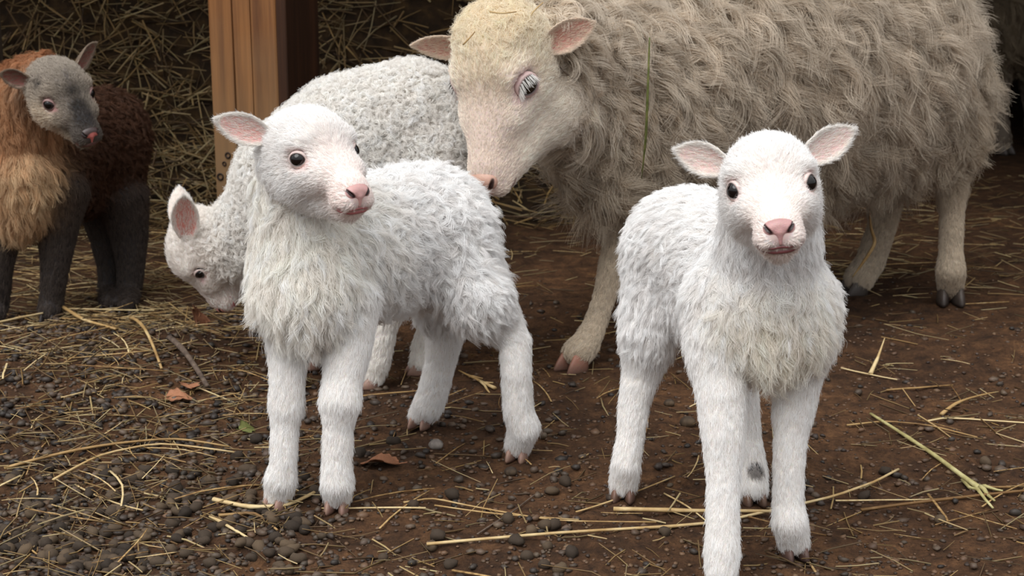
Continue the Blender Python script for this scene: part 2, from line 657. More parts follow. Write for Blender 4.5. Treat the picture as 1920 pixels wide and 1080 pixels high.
def litter():
    pp = px_sample(4200, straw_dens)
    P = to_ground(pp)
    n = len(P)
    a = rng.uniform(0, math.pi * 2, n)
    far = P[:, 1] > 2.7
    a = np.where(far, rng.normal(size=n) * 0.6, a)
    d = np.stack([np.cos(a), np.sin(a), rng.normal(size=n) * 0.2], -1)
    L = rng.uniform(0.015, 0.085, n) * np.where(rng.random(n) < 0.12, 1.6, 1)
    R = rng.uniform(0.0005, 0.0014, n)
    P[:, 2] += rng.uniform(0.0005, 0.006, n) + np.where(pp[:, 0] < 560, rng.uniform(0, 0.008, n), 0)
    o = straw_cloud('straw_litter', P, d, L, R, straw_cols(n, 0.35, 0.95), M_HAYV)
    tag(o, 'fine straw litter scattered over the earth', 'straw', kind='stuff')


litter()


# --- pellets and small clods
def ico():
    t = (1 + 5 ** 0.5) / 2
    V = nrm(np.array([(-1, t, 0), (1, t, 0), (-1, -t, 0), (1, -t, 0), (0, -1, t), (0, 1, t), (0, -1, -t), (0, 1, -t), (t, 0, -1), (t, 0, 1), (-t, 0, -1), (-t, 0, 1)], float))
    Fc = np.array([(0, 11, 5), (0, 5, 1), (0, 1, 7), (0, 7, 10), (0, 10, 11), (1, 5, 9), (5, 11, 4), (11, 10, 2), (10, 7, 6), (7, 1, 8), (3, 9, 4), (3, 4, 2), (3, 2, 6), (3, 6, 8), (3, 8, 9), (4, 9, 5), (2, 4, 11), (6, 2, 10), (8, 6, 7), (9, 8, 1)])
    return V, Fc


def subdiv(V, Fc):
    V = [tuple(v) for v in V]
    mid = {}

    def mp_(a, b_):
        k = (min(a, b_), max(a, b_))
        if k not in mid:
            V.append(tuple(nrm(np.array(V[a]) + np.array(V[b_]))))
            mid[k] = len(V) - 1
        return mid[k]
    out = []
    for a, b_, c in Fc:
        x, y, z = mp_(a, b_), mp_(b_, c), mp_(c, a)
        out += [(a, x, z), (b_, y, x), (c, z, y), (x, y, z)]
    return np.array(V), np.array(out)


ICO1 = ico()
ICO2 = subdiv(*ICO1)


def peb_dens(px, py):
    left = (px < 620) * (py > 585) * np.clip(1.2 - np.abs(px - 180) / 500, 0.1, 1)
    mid = 0.16 * (px >= 500) * (px < 1080) * (py > 720)
    return np.clip(left + mid + 0.05 * (py > 560), 0, 1)


def pellets():
    pp = px_sample(5200, peb_dens)
    P = to_ground(pp)
    n = len(P)
    size = rng.uniform(0.0038, 0.0078, n) * np.where(rng.random(n) < 0.5, 0.5, 1)
    order = np.argsort(-(size / P[:, 1]) * ((pp[:, 0] > 5) & (pp[:, 0] < 1910) & (pp[:, 1] < 1070) & (pp[:, 1] > 560)))
    first, rest = order[:220], order[220:]
    V0, F0 = ICO1
    k = len(rest)
    sh = 1 + rng.normal(size=(k, 12)) * 0.15
    sc3 = size[rest][:, None] * np.stack([rng.uniform(0.9, 1.5, k), rng.uniform(0.8, 1.1, k), rng.uniform(0.6, 0.85, k)], -1)
    V = V0[None] * sh[..., None] * sc3[:, None]
    a = rng.uniform(0, 6.28, k)
    ca, sa = np.cos(a)[:, None], np.sin(a)[:, None]
    V = np.stack([V[..., 0] * ca - V[..., 1] * sa, V[..., 0] * sa + V[..., 1] * ca, V[..., 2]], -1)
    V += P[rest][:, None] + np.array([0, 0, 1])[None, None] * (sc3[:, 2] * 0.55)[:, None, None]
    Fc = (F0[None] + (np.arange(k) * 12)[:, None, None]).reshape(-1, 3)
    c = srgb(40, 32, 27) + (srgb(98, 80, 64) - srgb(40, 32, 27)) * rng.random((k, 1)) ** 1.3
    o = link('pellet_litter', mesh_data('pellet_litter', V.reshape(-1, 3), Fc, M_HAYV, True, np.repeat(c, 12, 0)))
    tag(o, 'fine dark pellets and crumbs of earth on the ground', 'pellets', kind='stuff')
    metas = []
    for i in range(10):
        V1, F1 = ICO2
        q = V1 * (1 + rng.normal(size=(len(V1), 1)) * 0.07 + 0.12 * np.sin(V1[:, :1] * rng.uniform(2, 5) + rng.uniform(0, 6)))
        q = q * np.array([rng.uniform(1.0, 1.5), rng.uniform(0.8, 1.05), rng.uniform(0.65, 0.85)])
        metas.append(mesh_data('dung_pellet', q, F1, M_PEB))
    for j, i in enumerate(first):
        o = link('dung_pellet', metas[j % 10])
        s = size[i] * 1.15
        o.scale = (s, s, s)
        o.location = (P[i][0], P[i][1], P[i][2] + s * 0.5)
        o.rotation_euler = (rng.normal() * 0.2, rng.normal() * 0.2, rng.uniform(0, 6.28))
        if pp[i][0] < 620:
            if pp[i][1] < 720:
                tag(o, 'dark dung pellet high on the strawy mound below the brown lamb', 'pellet', 'dung pellets high on the mound')
            elif pp[i][1] < 890:
                tag(o, 'dark dung pellet in the strawy patch left of the left lamb', 'pellet', 'dung pellets in the strawy patch')
            else:
                if pp[i][0] < 260:
                    tag(o, 'dark dung pellet in the bed of pellets in the lower left corner', 'pellet', 'dung pellets in the lower left corner')
                else:
                    tag(o, 'dark dung pellet in front of the front hooves of the left lamb', 'pellet', 'dung pellets before the left lamb')
        elif pp[i][0] < 1080:
            tag(o, 'dark dung pellet on the bare earth under or beside the left lamb', 'pellet', 'dung pellets around the left lamb')
        else:
            tag(o, 'dark dung pellet on the bare earth around the right lamb', 'pellet', 'dung pellets around the right lamb')


def crumbs():
    # crumbly top layer of the soil
    pp = px_sample(7000, lambda a, b_: np.clip(0.25 + 0.6 * (b_ > 620), 0, 1) * (b_ > 520))
    P = to_ground(pp)
    k = len(P)
    V0, F0 = ICO1
    sz = rng.uniform(0.0012, 0.0036, k) * np.where(rng.random(k) < 0.08, 1.9, 1)
    V = V0[None] * (1 + rng.normal(size=(k, 12, 1)) * 0.22) * sz[:, None, None] * np.array([1.2, 1.0, 0.65])
    a = rng.uniform(0, 6.28, k)
    ca, sa = np.cos(a)[:, None], np.sin(a)[:, None]
    V = np.stack([V[..., 0] * ca - V[..., 1] * sa, V[..., 0] * sa + V[..., 1] * ca, V[..., 2]], -1) + P[:, None] + np.array([0, 0, 0.0008])
    Fc = (F0[None] + (np.arange(k) * 12)[:, None, None]).reshape(-1, 3)
    c = srgb(50, 36, 27) + (srgb(112, 84, 60) - srgb(50, 36, 27)) * rng.random((k, 1))
    o = link('soil_crumbs', mesh_data('soil_crumbs', V.reshape(-1, 3), Fc, M_HAYV, False, np.repeat(c, 12, 0)))
    tag(o, 'loose crumbs of brown soil over the yard', 'soil', kind='stuff')


crumbs()
pellets()


# --- single straw stalks that can be picked out
def stalk(pts, r0, r1, label, mat=None, group=None, name='straw_stalk', lift=0.003, cat='straw', sides=6, flat=0.8, fork=None, zs=None):
    P = np.array([gnd(a, b_) for a, b_ in pts])
    # resample smoothly
    t = np.linspace(0, len(P) - 1, max(6, 4 * (len(P) - 1) + 1))
    Q = np.stack([np.interp(t, np.arange(len(P)), P[:, k]) for k in range(3)], -1)
    if len(P) > 2:
        Q[1:-1] = 0.5 * Q[1:-1] + 0.25 * (Q[:-2] + Q[2:])
    g = ground_h(Q[:, 0], Q[:, 1])
    u_ = np.linspace(-1, 1, len(Q))
    fit_ = np.polyval(np.polyfit(u_, g, 2), u_)
    Q[:, 2] = fit_ + max(0.0, float((g - fit_).max())) * 0.6 + r0 + lift * 0.5
    r0, r1 = r0 * 0.86, r1 * 0.86
    if zs is not None:
        Q[:, 2] += np.interp(t, np.arange(len(P)), zs)
    R = np.linspace(r0, r1, len(Q))
    R[len(R) // 3] *= 1.18
    parts = [tube_verts(Q, R, sides, flat)]
    if fork:
        for fk in fork:
            Pf = np.array([gnd(a, b_) for a, b_ in fk])
            t2 = np.linspace(0, len(Pf) - 1, 5)
            Qf = np.stack([np.interp(t2, np.arange(len(Pf)), Pf[:, k]) for k in range(3)], -1)
            Qf[:, 2] = ground_h(Qf[:, 0], Qf[:, 1]) + r0 + lift
            parts.append(tube_verts(Qf, np.linspace(r1 * 0.9, r1 * 0.35, 5), 5, flat))
    V, Fc = merge(parts)
    c = V.mean(0)
    o = link(name, mesh_data(name, V - c, Fc, mat or M_STRAW, True))
    o.location = c.tolist()
    tag(o, label, cat, group)
    return o


stalk([(800, 1028), (1050, 1008), (1330, 992), (1560, 938), (1640, 905), (1685, 875)], 0.0028, 0.0022, 'long pale straw stalk curving past the front hooves of the right lamb')
stalk([(757, 950), (810, 938), (900, 957), (1040, 985), (1230, 995)], 0.0018, 0.0012, 'thin pale straw bent at its left end, between the two lambs in front')
stalk([(815, 948), (930, 968), (1085, 985)], 0.0015, 0.001, 'short straw lying along the bent thin straw in front')
stalk([(1150, 966), (1290, 970), (1460, 968)], 0.0042, 0.003, 'thick flat brown stalk between the hooves of the right lamb')
stalk([(1615, 951), (1750, 938), (1920, 921), (1990, 915)], 0.003, 0.0024, 'orange brown stalk lying along the right edge of the yard')
stalk([(1632, 778), (1690, 815), (1750, 855), (1810, 900), (1840, 920)], 0.0028, 0.0052, 'thick pale green forked plant stalk on the right', M_PALE,
      fork=[[(1838, 918), (1865, 938)], [(1835, 912), (1880, 922)], [(1806, 898), (1862, 950)]])
stalk([(1588, 793), (1660, 788), (1740, 797), (1832, 821)], 0.002, 0.0015, 'bent reddish stalk crossing the thick pale stalk')
stalk([(1740, 792), (1775, 783), (1930, 792), (1990, 795)], 0.002, 0.0016, 'pale straight straw running off the right edge')
stalk([(1845, 912), (1960, 904)], 0.0024, 0.002, 'short whitish straw at the right edge beside the forked stalk')
stalk([(1662, 731), (1720, 729), (1787, 721)], 0.0024, 0.0018, 'short pale thick straw in the dirt right of the right lamb')
stalk([(1577, 693), (1630, 703), (1682, 716)], 0.0018, 0.0014, 'thin straight straw below the ewe, right of the right lamb')
stalk([(1765, 776), (1800, 758), (1872, 733)], 0.0042, 0.0012, 'brown dry stalk with a frayed end, lying on the right')
stalk([(1632, 704), (1645, 692), (1656, 682)], 0.0048, 0.001, 'upright yellow leaf blade sticking out of the dirt', zs=[0, 0.014, 0.034], name='straw_stalk')
stalk([(-40, 655), (40, 625), (120, 598), (290, 596)], 0.0032, 0.0022, 'long pale straw arching over the mound at the left edge', zs=[0.004, 0.012, 0.014, 0.008])
stalk([(8, 882), (120, 865), (215, 852), (330, 838), (430, 842)], 0.0032, 0.002, 'long pale straw on the left, upper of the pair', zs=[0.004] * 5)
stalk([(100, 910), (190, 870), (300, 848), (440, 858)], 0.0024, 0.0018, 'long pale straw on the left, lower of the pair', zs=[0.006] * 4)
stalk([(110, 592), (160, 640), (220, 668)], 0.0045, 0.003, 'broad brown stalk leaning on the mound below the brown lamb', zs=[0.02, 0.012, 0.004])
stalk([(245, 622), (275, 670), (305, 730)], 0.0042, 0.0026, 'broad dry stalk pointing at the camera on the straw mound', zs=[0.01, 0.008, 0.004])
stalk([(400, 944), (470, 955), (540, 952), (590, 934)], 0.0042, 0.003, 'curved brown stalk under the left hoof of the left lamb')
stalk([(395, 968), (420, 985), (470, 1015)], 0.0036, 0.0018, 'broken stalk lying in front of the left lamb, left half')
stalk([(410, 968), (480, 962), (520, 1000)], 0.003, 0.0018, 'bent dry stalk lying in front of the left lamb, right half')
stalk([(135, 905), (195, 930), (268, 962)], 0.0018, 0.0014, 'straight straw slanting across the pellets on the left')
stalk([(0, 985), (40, 1015), (85, 1050)], 0.0018, 0.0014, 'straw slanting down at the lower left corner')
stalk([(680, 742), (760, 739), (830, 732)], 0.0018, 0.0013, 'straw lying between the legs of the left lamb')
stalk([(320, 680), (350, 705), (390, 748)], 0.0065, 0.005, 'grey bark stick on the straw mound', M_TWIG, name='stick', cat='stick', zs=[0.008, 0.006, 0.004])
stalk([(860, 690), (890, 705), (928, 728)], 0.0016, 0.0042, 'dry grass seed head beside the hind legs of the left lamb', name='grass_seed_head', cat='grass',
      fork=[[(900, 712), (925, 716)], [(900, 712), (918, 735)], [(880, 702), (905, 705)]])
stalk([(1245, 930), (1290, 958), (1330, 990)], 0.0016, 0.0012, 'thin straw touching the left hind hoof side of the right lamb')
stalk([(1080, 972), (1150, 948), (1265, 907)], 0.0017, 0.0012, 'thin straw passing under the left hind hoof of the right lamb')
stalk([(895, 1000), (960, 965), (1010, 925)], 0.0015, 0.001, 'thin dark twig crossing the pale straw in front', M_TWIG, name='twig', cat='twig')
stalk([(1560, 395), (1600, 418), (1645, 425)], 0.003, 0.002, 'pale straw hanging beside the hind leg of the ewe', zs=[0.05, 0.03, 0.03], lift=0.006)


def scatter_stalks():
    metas = []
    for i in range(14):
        n = 5
        Lh = 0.5
        x = np.linspace(-Lh, Lh, n)
        P = np.stack([x, rng.normal() * 0.05 * (0.25 - x * x) * 2 + rng.normal(size=n) * 0.004, np.abs(rng.normal()) * 0.02 * (0.25 - x * x) * 4], -1)
        V, Fc = tube_verts(P, np.linspace(0.013, 0.009, n), 5, 0.7)
        metas.append(mesh_data('straw_stalk', V, Fc, M_STRAW, True))
    pp = px_sample(215, lambda a, b_: straw_dens(a, b_) * (a > 0) * (a < 1920) * (b_ > 440) * (b_ < 1075) + 0.012 * (b_ > 560))
    P = to_ground(pp)
    for i, p in enumerate(P):
        o = link('straw_stalk', metas[i % 14])
        L = rng.uniform(0.05, 0.15)
        o.scale = (L, L * rng.uniform(0.8, 1.3), L * 0.9)
        far = p[1] > 2.6
        o.rotation_euler = (rng.normal() * 0.05, rng.normal() * 0.08, rng.normal() * 0.5 if far else rng.uniform(0, 6.28))
        o.location = (p[0], p[1], p[2] + 0.004 + (rng.uniform(0, 0.01) if pp[i][0] < 560 else 0))
        if pp[i][0] < 640 and pp[i][1] > 760:
            tag(o, 'dry straw stalk among the pellets left of the front legs of the left lamb', 'straw', 'straw among the pellets')
        elif pp[i][0] < 640 and pp[i][1] > 600:
            tag(o, 'dry straw stalk on the upper part of the strawy mound on the left', 'straw', 'straw on the left mound')
        elif pp[i][0] < 640:
            tag(o, 'dry straw stalk in the bedding between the brown lamb and the grazing lamb', 'straw', 'straw bedding behind the mound')
        elif pp[i][1] < 560:
            tag(o, 'dry straw stalk on the earth under the ewe', 'straw', 'straw under the ewe')
        else:
            tag(o, 'short straw stalk on the bare brown earth around the white lambs', 'straw', 'straw on bare earth')


scatter_stalks()


def leaf(px, py, size, ang, mat, label, lobes=5, tilt=(0.15, 0.1), name='dead_leaf', lift=0.006):
    p = gnd(px, py)
    p[2] = ground_h(p[0], p[1]) + lift
    nu, nv = 18, 7
    top, bot = [], []
    for i in range(nu):
        u = i / (nu - 1)
        w = 0.42 * math.sin(math.pi * u ** 0.8) ** 0.8 * (1 + 0.16 * math.cos(2 * math.pi * lobes * u))
        for j in range(nv):
            v = (j / (nv - 1) * 2 - 1)
            z = 0.16 * abs(v) ** 1.5 * w + 0.1 * math.sin(3.2 * u) + 0.03 * math.sin(9 * u + 4 * v) - 0.012 * (abs(v) < 0.05)
            top.append((u - 0.5, v * w, z))
            bot.append((u - 0.5, v * w, z - 0.016))
    V = np.array(top + bot)
    Fc = []
    k = nu * nv
    for i in range(nu - 1):
        for j in range(nv - 1):
            a = i * nv + j
            Fc.append((a, a + nv, a + nv + 1, a + 1))
            Fc.append((k + a, k + a + 1, k + a + nv + 1, k + a + nv))
    bd = [i * nv for i in range(nu)] + [(nu - 1) * nv + j for j in range(1, nv)] + [i * nv + nv - 1 for i in range(nu - 2, -1, -1)] + [j for j in range(nv - 2, 0, -1)]
    for a, b_ in zip(bd, bd[1:] + bd[:1]):
        Fc.append((a, b_, k + b_, k + a))
    root = link(name, mesh_data(name, V, Fc, mat, True))
    st, sf = tube_verts(np.array([(-0.72, 0.02, 0.03), (-0.5, 0, -0.01), (0, 0, 0.1), (0.42, 0, 0.02)]), [0.014, 0.02, 0.012, 0.005], 5)
    s = link('leaf_stem', mesh_data('leaf_stem', st, sf, mat, True))
    s.parent = root
    root.scale = (size, size, size)
    root.rotation_euler = (tilt[0], tilt[1], ang)
    root.location = p.tolist()
    tag(root, label, 'leaf')


leaf(712, 872, 0.056, 2.9, M_LEAF, 'curled brown oak leaf lying before the hind legs of the left lamb')
leaf(372, 625, 0.05, 1.7, M_LEAF, 'rust red leaf standing up below the muzzle of the grazing lamb', 4, (0.9, -0.3), lift=0.02)
leaf(335, 765, 0.045, 0.3, M_LEAF, 'pale brown leaf among pellets on the left mound', 4)
leaf(355, 745, 0.036, 2.0, M_LEAF, 'small red brown leaf beside the grey bark stick', 4)
leaf(463, 803, 0.03, 0.9, M_GREEN, 'small green leaf scrap left of the left lamb', 3, (0.5, 0.2), 'green_leaf', 0.008)

V1, F1 = subdiv(*ICO2)
q = V1 * (1 + 0.1 * np.sin(V1[:, :1] * 5 + 1) * np.cos(V1[:, 1:2] * 4) + rng.normal(size=(len(V1), 1)) * 0.012) * np.array([1.0, 0.9, 0.75])
st = link('pebble', mesh_data('pebble', q * 0.0105, F1, M_STONE))
p = gnd(818, 842)
st.location = (p[0], p[1], float(ground_h(p[0], p[1])) + 0.006)
tag(st, 'pale grey stone between the hind legs of the left lamb', 'stone')
for (a, b_, s, lb) in ((958, 886, 0.009, 'round black dung pellet beside the raised hind hoof of the left lamb'), (1255, 760, 0.0085, 'black clod of dung near the left hind leg of the right lamb'),
                       (1290, 800, 0.012, 'black lump of earth between the legs of the right lamb')):
    o = link('clod', mesh_data('clod', q * s, F1, M_PEB))
    p = gnd(a, b_)
    o.location = (p[0], p[1], float(ground_h(p[0], p[1])) + s * 0.5)
    tag(o, lb, 'clod')


# ================================================================== animals
class Prim:
    def __init__(s, kind, k, attr, **g):
        s.kind, s.k, s.attr = kind, k, attr
        s.__dict__.update(g)

    def dist(s, P):
        if s.kind == 'cone':
            ba = s.b - s.a
            t = np.clip(((P - s.a) @ ba) / (ba @ ba + 1e-12), 0, 1)
            return np.linalg.norm(P - (s.a + t[..., None] * ba), axis=-1) - (s.ra + t * (s.rb - s.ra))
        if s.kind == 'multi':
            d = s.parts[0].dist(P)
            for p in s.parts[1:]:
                e = p.dist(P)
                h = np.maximum(.0025 - np.abs(d - e), 0) / .0025
                d = np.minimum(d, e) + 0 * h
            return d
        q = (P - s.c) @ s.R
        k0 = np.linalg.norm(q / s.r, axis=-1)
        k1 = np.linalg.norm(q / (s.r * s.r), axis=-1)
        return np.where(k1 > 1e-9, k0 * (k0 - 1) / np.maximum(k1, 1e-9), -s.r.min())

    def box(s):
        if s.kind == 'cone':
            r = max(s.ra, s.rb)
            return np.minimum(s.a, s.b) - r, np.maximum(s.a, s.b) + r
        if s.kind == 'multi':
            b = [p.box() for p in s.parts]
            return np.min([x[0] for x in b], 0), np.max([x[1] for x in b], 0)
        e = np.abs(s.R) @ s.r
        return s.c - e, s.c + e


class Body:
    def __init__(s, base):
        s.base = base
        s.p, s.cuts, s.spots = [], [], []

    def at_(s, kw):
        a = dict(s.base)
        a.update(kw)
        return a

    def cone(s, a, b, ra, rb, k=0.02, **kw):
        s.p.append(Prim('cone', k, s.at_(kw), a=np.array(a, float), b=np.array(b, float), ra=ra, rb=rb))

    def ell(s, c, r, R=np.eye(3), k=0.02, **kw):
        s.p.append(Prim('ell', k, s.at_(kw), c=np.array(c, float), r=np.array(r, float), R=np.array(R, float)))

    def cut(s, c, r, R=np.eye(3), k=0.004):
        s.cuts.append(Prim('ell', k, {}, c=np.array(c, float), r=np.array(r, float), R=np.array(R, float)))

    def cutcone(s, a, b, ra, rb, k=0.003):
        s.cuts.append(Prim('cone', k, {}, a=np.array(a, float), b=np.array(b, float), ra=ra, rb=rb))

    def spot(s, c, r0, r1, col=None, fur=1.0, inten=1.0):
        s.spots.append((np.array(c, float), r0, r1, col, fur, inten))

    def chain(s, pts, k=0.02, **kw):
        J = [(at(x, y, Y), r * mpp(x, y, Y)) for x, y, Y, r in pts]
        s.jchain(J, k, **kw)
        return J

    def jchain(s, J, k=0.02, **kw):
        ps = []
        for (a, ra), (b, rb) in zip(J[:-1], J[1:]):
            kk = dict(kw)
            if kw.get('flow') is None:
                kk['flow'] = nrm(b - a)
            ps.append(Prim('cone', k, s.at_(kk), a=np.array(a, float), b=np.array(b, float), ra=ra, rb=rb))
        s.p.append(Prim('multi', k, None, parts=ps))

    def eval(s, P):
        f = np.full(P.shape[:-1], 9.0)
        for p in s.p:
            d = p.dist(P)
            h = np.maximum(p.k - np.abs(f - d), 0) / p.k
            f = np.minimum(f, d) - h * h * p.k * 0.25
        for p in s.cuts:
            d = -p.dist(P)
            h = np.maximum(p.k - np.abs(f - d), 0) / p.k
            f = np.maximum(f, d) + h * h * p.k * 0.25
        return f

    def hit(s, p, d, far=0.2):
        """first surface point when coming from far outside towards p along -d."""
        t = np.linspace(far, -0.08, 500)
        Q = np.array(p)[None] + np.array(d)[None] * t[:, None]
        f = s.eval(Q)
        i = np.argmax(f < 0)
        return Q[i]

    def mesh(s, h):
        bs = [p.box() for p in s.p]
        lo = np.min([b[0] for b in bs], 0) - 3 * h
        hi = np.max([b[1] for b in bs], 0) + 3 * h
        n = np.ceil((hi - lo) / h).astype(int) + 1
        f = np.full(n, 0.5, np.float32)
        axs = [lo[i] + h * np.arange(n[i]) for i in range(3)]

        def block(b0, b1, pad):
            i0 = np.clip(np.floor((b0 - pad - lo) / h).astype(int), 0, n - 1)
            i1 = np.clip(np.ceil((b1 + pad - lo) / h).astype(int) + 1, 1, n)
            sl = tuple(slice(a, b) for a, b in zip(i0, i1))
            G = np.stack(np.meshgrid(*[axs[i][sl[i]] for i in range(3)], indexing='ij'), -1)
            return sl, G
        for p, bx in zip(s.p, bs):
            sl, G = block(bx[0], bx[1], p.k + 2 * h)
            d = p.dist(G)
            g = f[sl]
            hh = np.maximum(p.k - np.abs(g - d), 0) / p.k
            f[sl] = np.minimum(g, d) - hh * hh * p.k * 0.25
        for p in s.cuts:
            bx = p.box()
            sl, G = block(bx[0], bx[1], p.k + 2 * h)
            d = -p.dist(G)
            g = f[sl]
            hh = np.maximum(p.k - np.abs(g - d), 0) / p.k
            f[sl] = np.maximum(g, d) + hh * hh * p.k * 0.25
        return surface_nets(f, lo, h)


def surface_nets(f, lo, h):
    ins = f < 0
    c = np.zeros(np.array(f.shape) - 1, np.int8)
    for dx in (0, 1):
        for dy in (0, 1):
            for dz in (0, 1):
                c += ins[dx:f.shape[0] - 1 + dx, dy:f.shape[1] - 1 + dy, dz:f.shape[2] - 1 + dz]
    act = np.argwhere((c > 0) & (c < 8))
    idx = np.full(c.shape, -1, np.int64)
    idx[act[:, 0], act[:, 1], act[:, 2]] = np.arange(len(act))
    acc = np.zeros((len(act), 3))
    cnt = np.zeros(len(act))
    corners = [(0, 0, 0), (1, 0, 0), (0, 1, 0), (1, 1, 0), (0, 0, 1), (1, 0, 1), (0, 1, 1), (1, 1, 1)]
    fv = [f[act[:, 0] + a, act[:, 1] + b, act[:, 2] + c_] for a, b, c_ in corners]
    for i in range(8):
        for j in range(i + 1, 8):
            d = np.array(corners[j]) - np.array(corners[i])
            if np.abs(d).sum() != 1:
                continue
            m = (fv[i] < 0) != (fv[j] < 0)
            t = fv[i][m] / (fv[i][m] - fv[j][m])
            acc[m] += np.array(corners[i]) + t[:, None] * d
            cnt[m] += 1
    V = lo + h * (act + acc / cnt[:, None])
    quads = []
    for ax in range(3):
        sl0 = [slice(None)] * 3
        sl1 = [slice(None)] * 3
        sl0[ax] = slice(0, -1)
        sl1[ax] = slice(1, None)
        a, b = ins[tuple(sl0)], ins[tuple(sl1)]
        e = np.argwhere(a != b)
        o1, o2 = [(1, 2), (2, 0), (0, 1)][ax]
        e = e[(e[:, o1] > 0) & (e[:, o2] > 0) & (e[:, o1] < c.shape[o1]) & (e[:, o2] < c.shape[o2])]
        u = np.zeros(3, int)
        u[o1] = 1
        v = np.zeros(3, int)
        v[o2] = 1
        g = lambda w: idx[w[:, 0], w[:, 1], w[:, 2]]
        q = np.stack([g(e - u - v), g(e - v), g(e), g(e - u)], -1)
        flip = b[e[:, 0], e[:, 1], e[:, 2]]
        q[flip] = q[flip][:, ::-1]
        quads.append(q)
    Q = np.concatenate(quads)
    Q = Q[(Q >= 0).all(1)]
    # light smoothing
    for _ in range(2):
        s_ = np.zeros_like(V)
        k = np.zeros(len(V))
        for i in range(4):
            a, b = Q[:, i], Q[:, (i + 1) % 4]
            for ax in range(3):
                s_[:, ax] += np.bincount(a, V[b, ax], len(V)) + np.bincount(b, V[a, ax], len(V))
            k += np.bincount(a, minlength=len(V)) + np.bincount(b, minlength=len(V))
        V = 0.5 * V + 0.5 * s_ / np.maximum(k, 1)[:, None]
    return V, Q


def vnormals(V, Q):
    n = np.cross(V[Q[:, 2]] - V[Q[:, 0]], V[Q[:, 3]] - V[Q[:, 1]])
    out = np.zeros_like(V)
    for i in range(4):
        for ax in range(3):
            out[:, ax] += np.bincount(Q[:, i], n[:, ax], len(V))
    return nrm(out)


SCAL = ('len', 'lean', 'curl', 'freq', 'clump', 'conv', 'dens', 'rand')


def attrs_at(B, V):
    W = np.zeros(len(V))
    out = {k: np.zeros(len(V)) for k in SCAL}
    for k in ('flow', 'col', 'skin'):
        out[k] = np.zeros((len(V), 3))
    AP = []
    for p in B.p:
        AP += p.parts if p.kind == 'multi' else [p]
    D = np.stack([p.dist(V) for p in AP])
    D -= D.min(0)
    for p, d in zip(AP, D):
        w = np.exp(-d / p.attr['blend'])
        W += w
        for k in SCAL:
            out[k] += w * p.attr[k]
        for k in ('flow', 'col', 'skin'):
            out[k] += w[:, None] * np.asarray(p.attr[k])[None]
    for k in SCAL:
        out[k] /= W
    for k in ('flow', 'col', 'skin'):
        out[k] /= W[:, None]
    for c, r0, r1, col, fur, inten in B.spots:
        w = 1 - sstep(r0, r1, np.linalg.norm(V - c, axis=1))
        if col is not None:
            out['skin'] += (w * inten)[:, None] * (col - out['skin'])
            out['col'] += (w * inten * 0.55)[:, None] * (col - out['col'])
        out['len'] *= 1 - w * fur * 0.85
        out['dens'] *= 1 - w * fur * 0.97
        out['clump'] *= 1 - w * 0.5
    return out


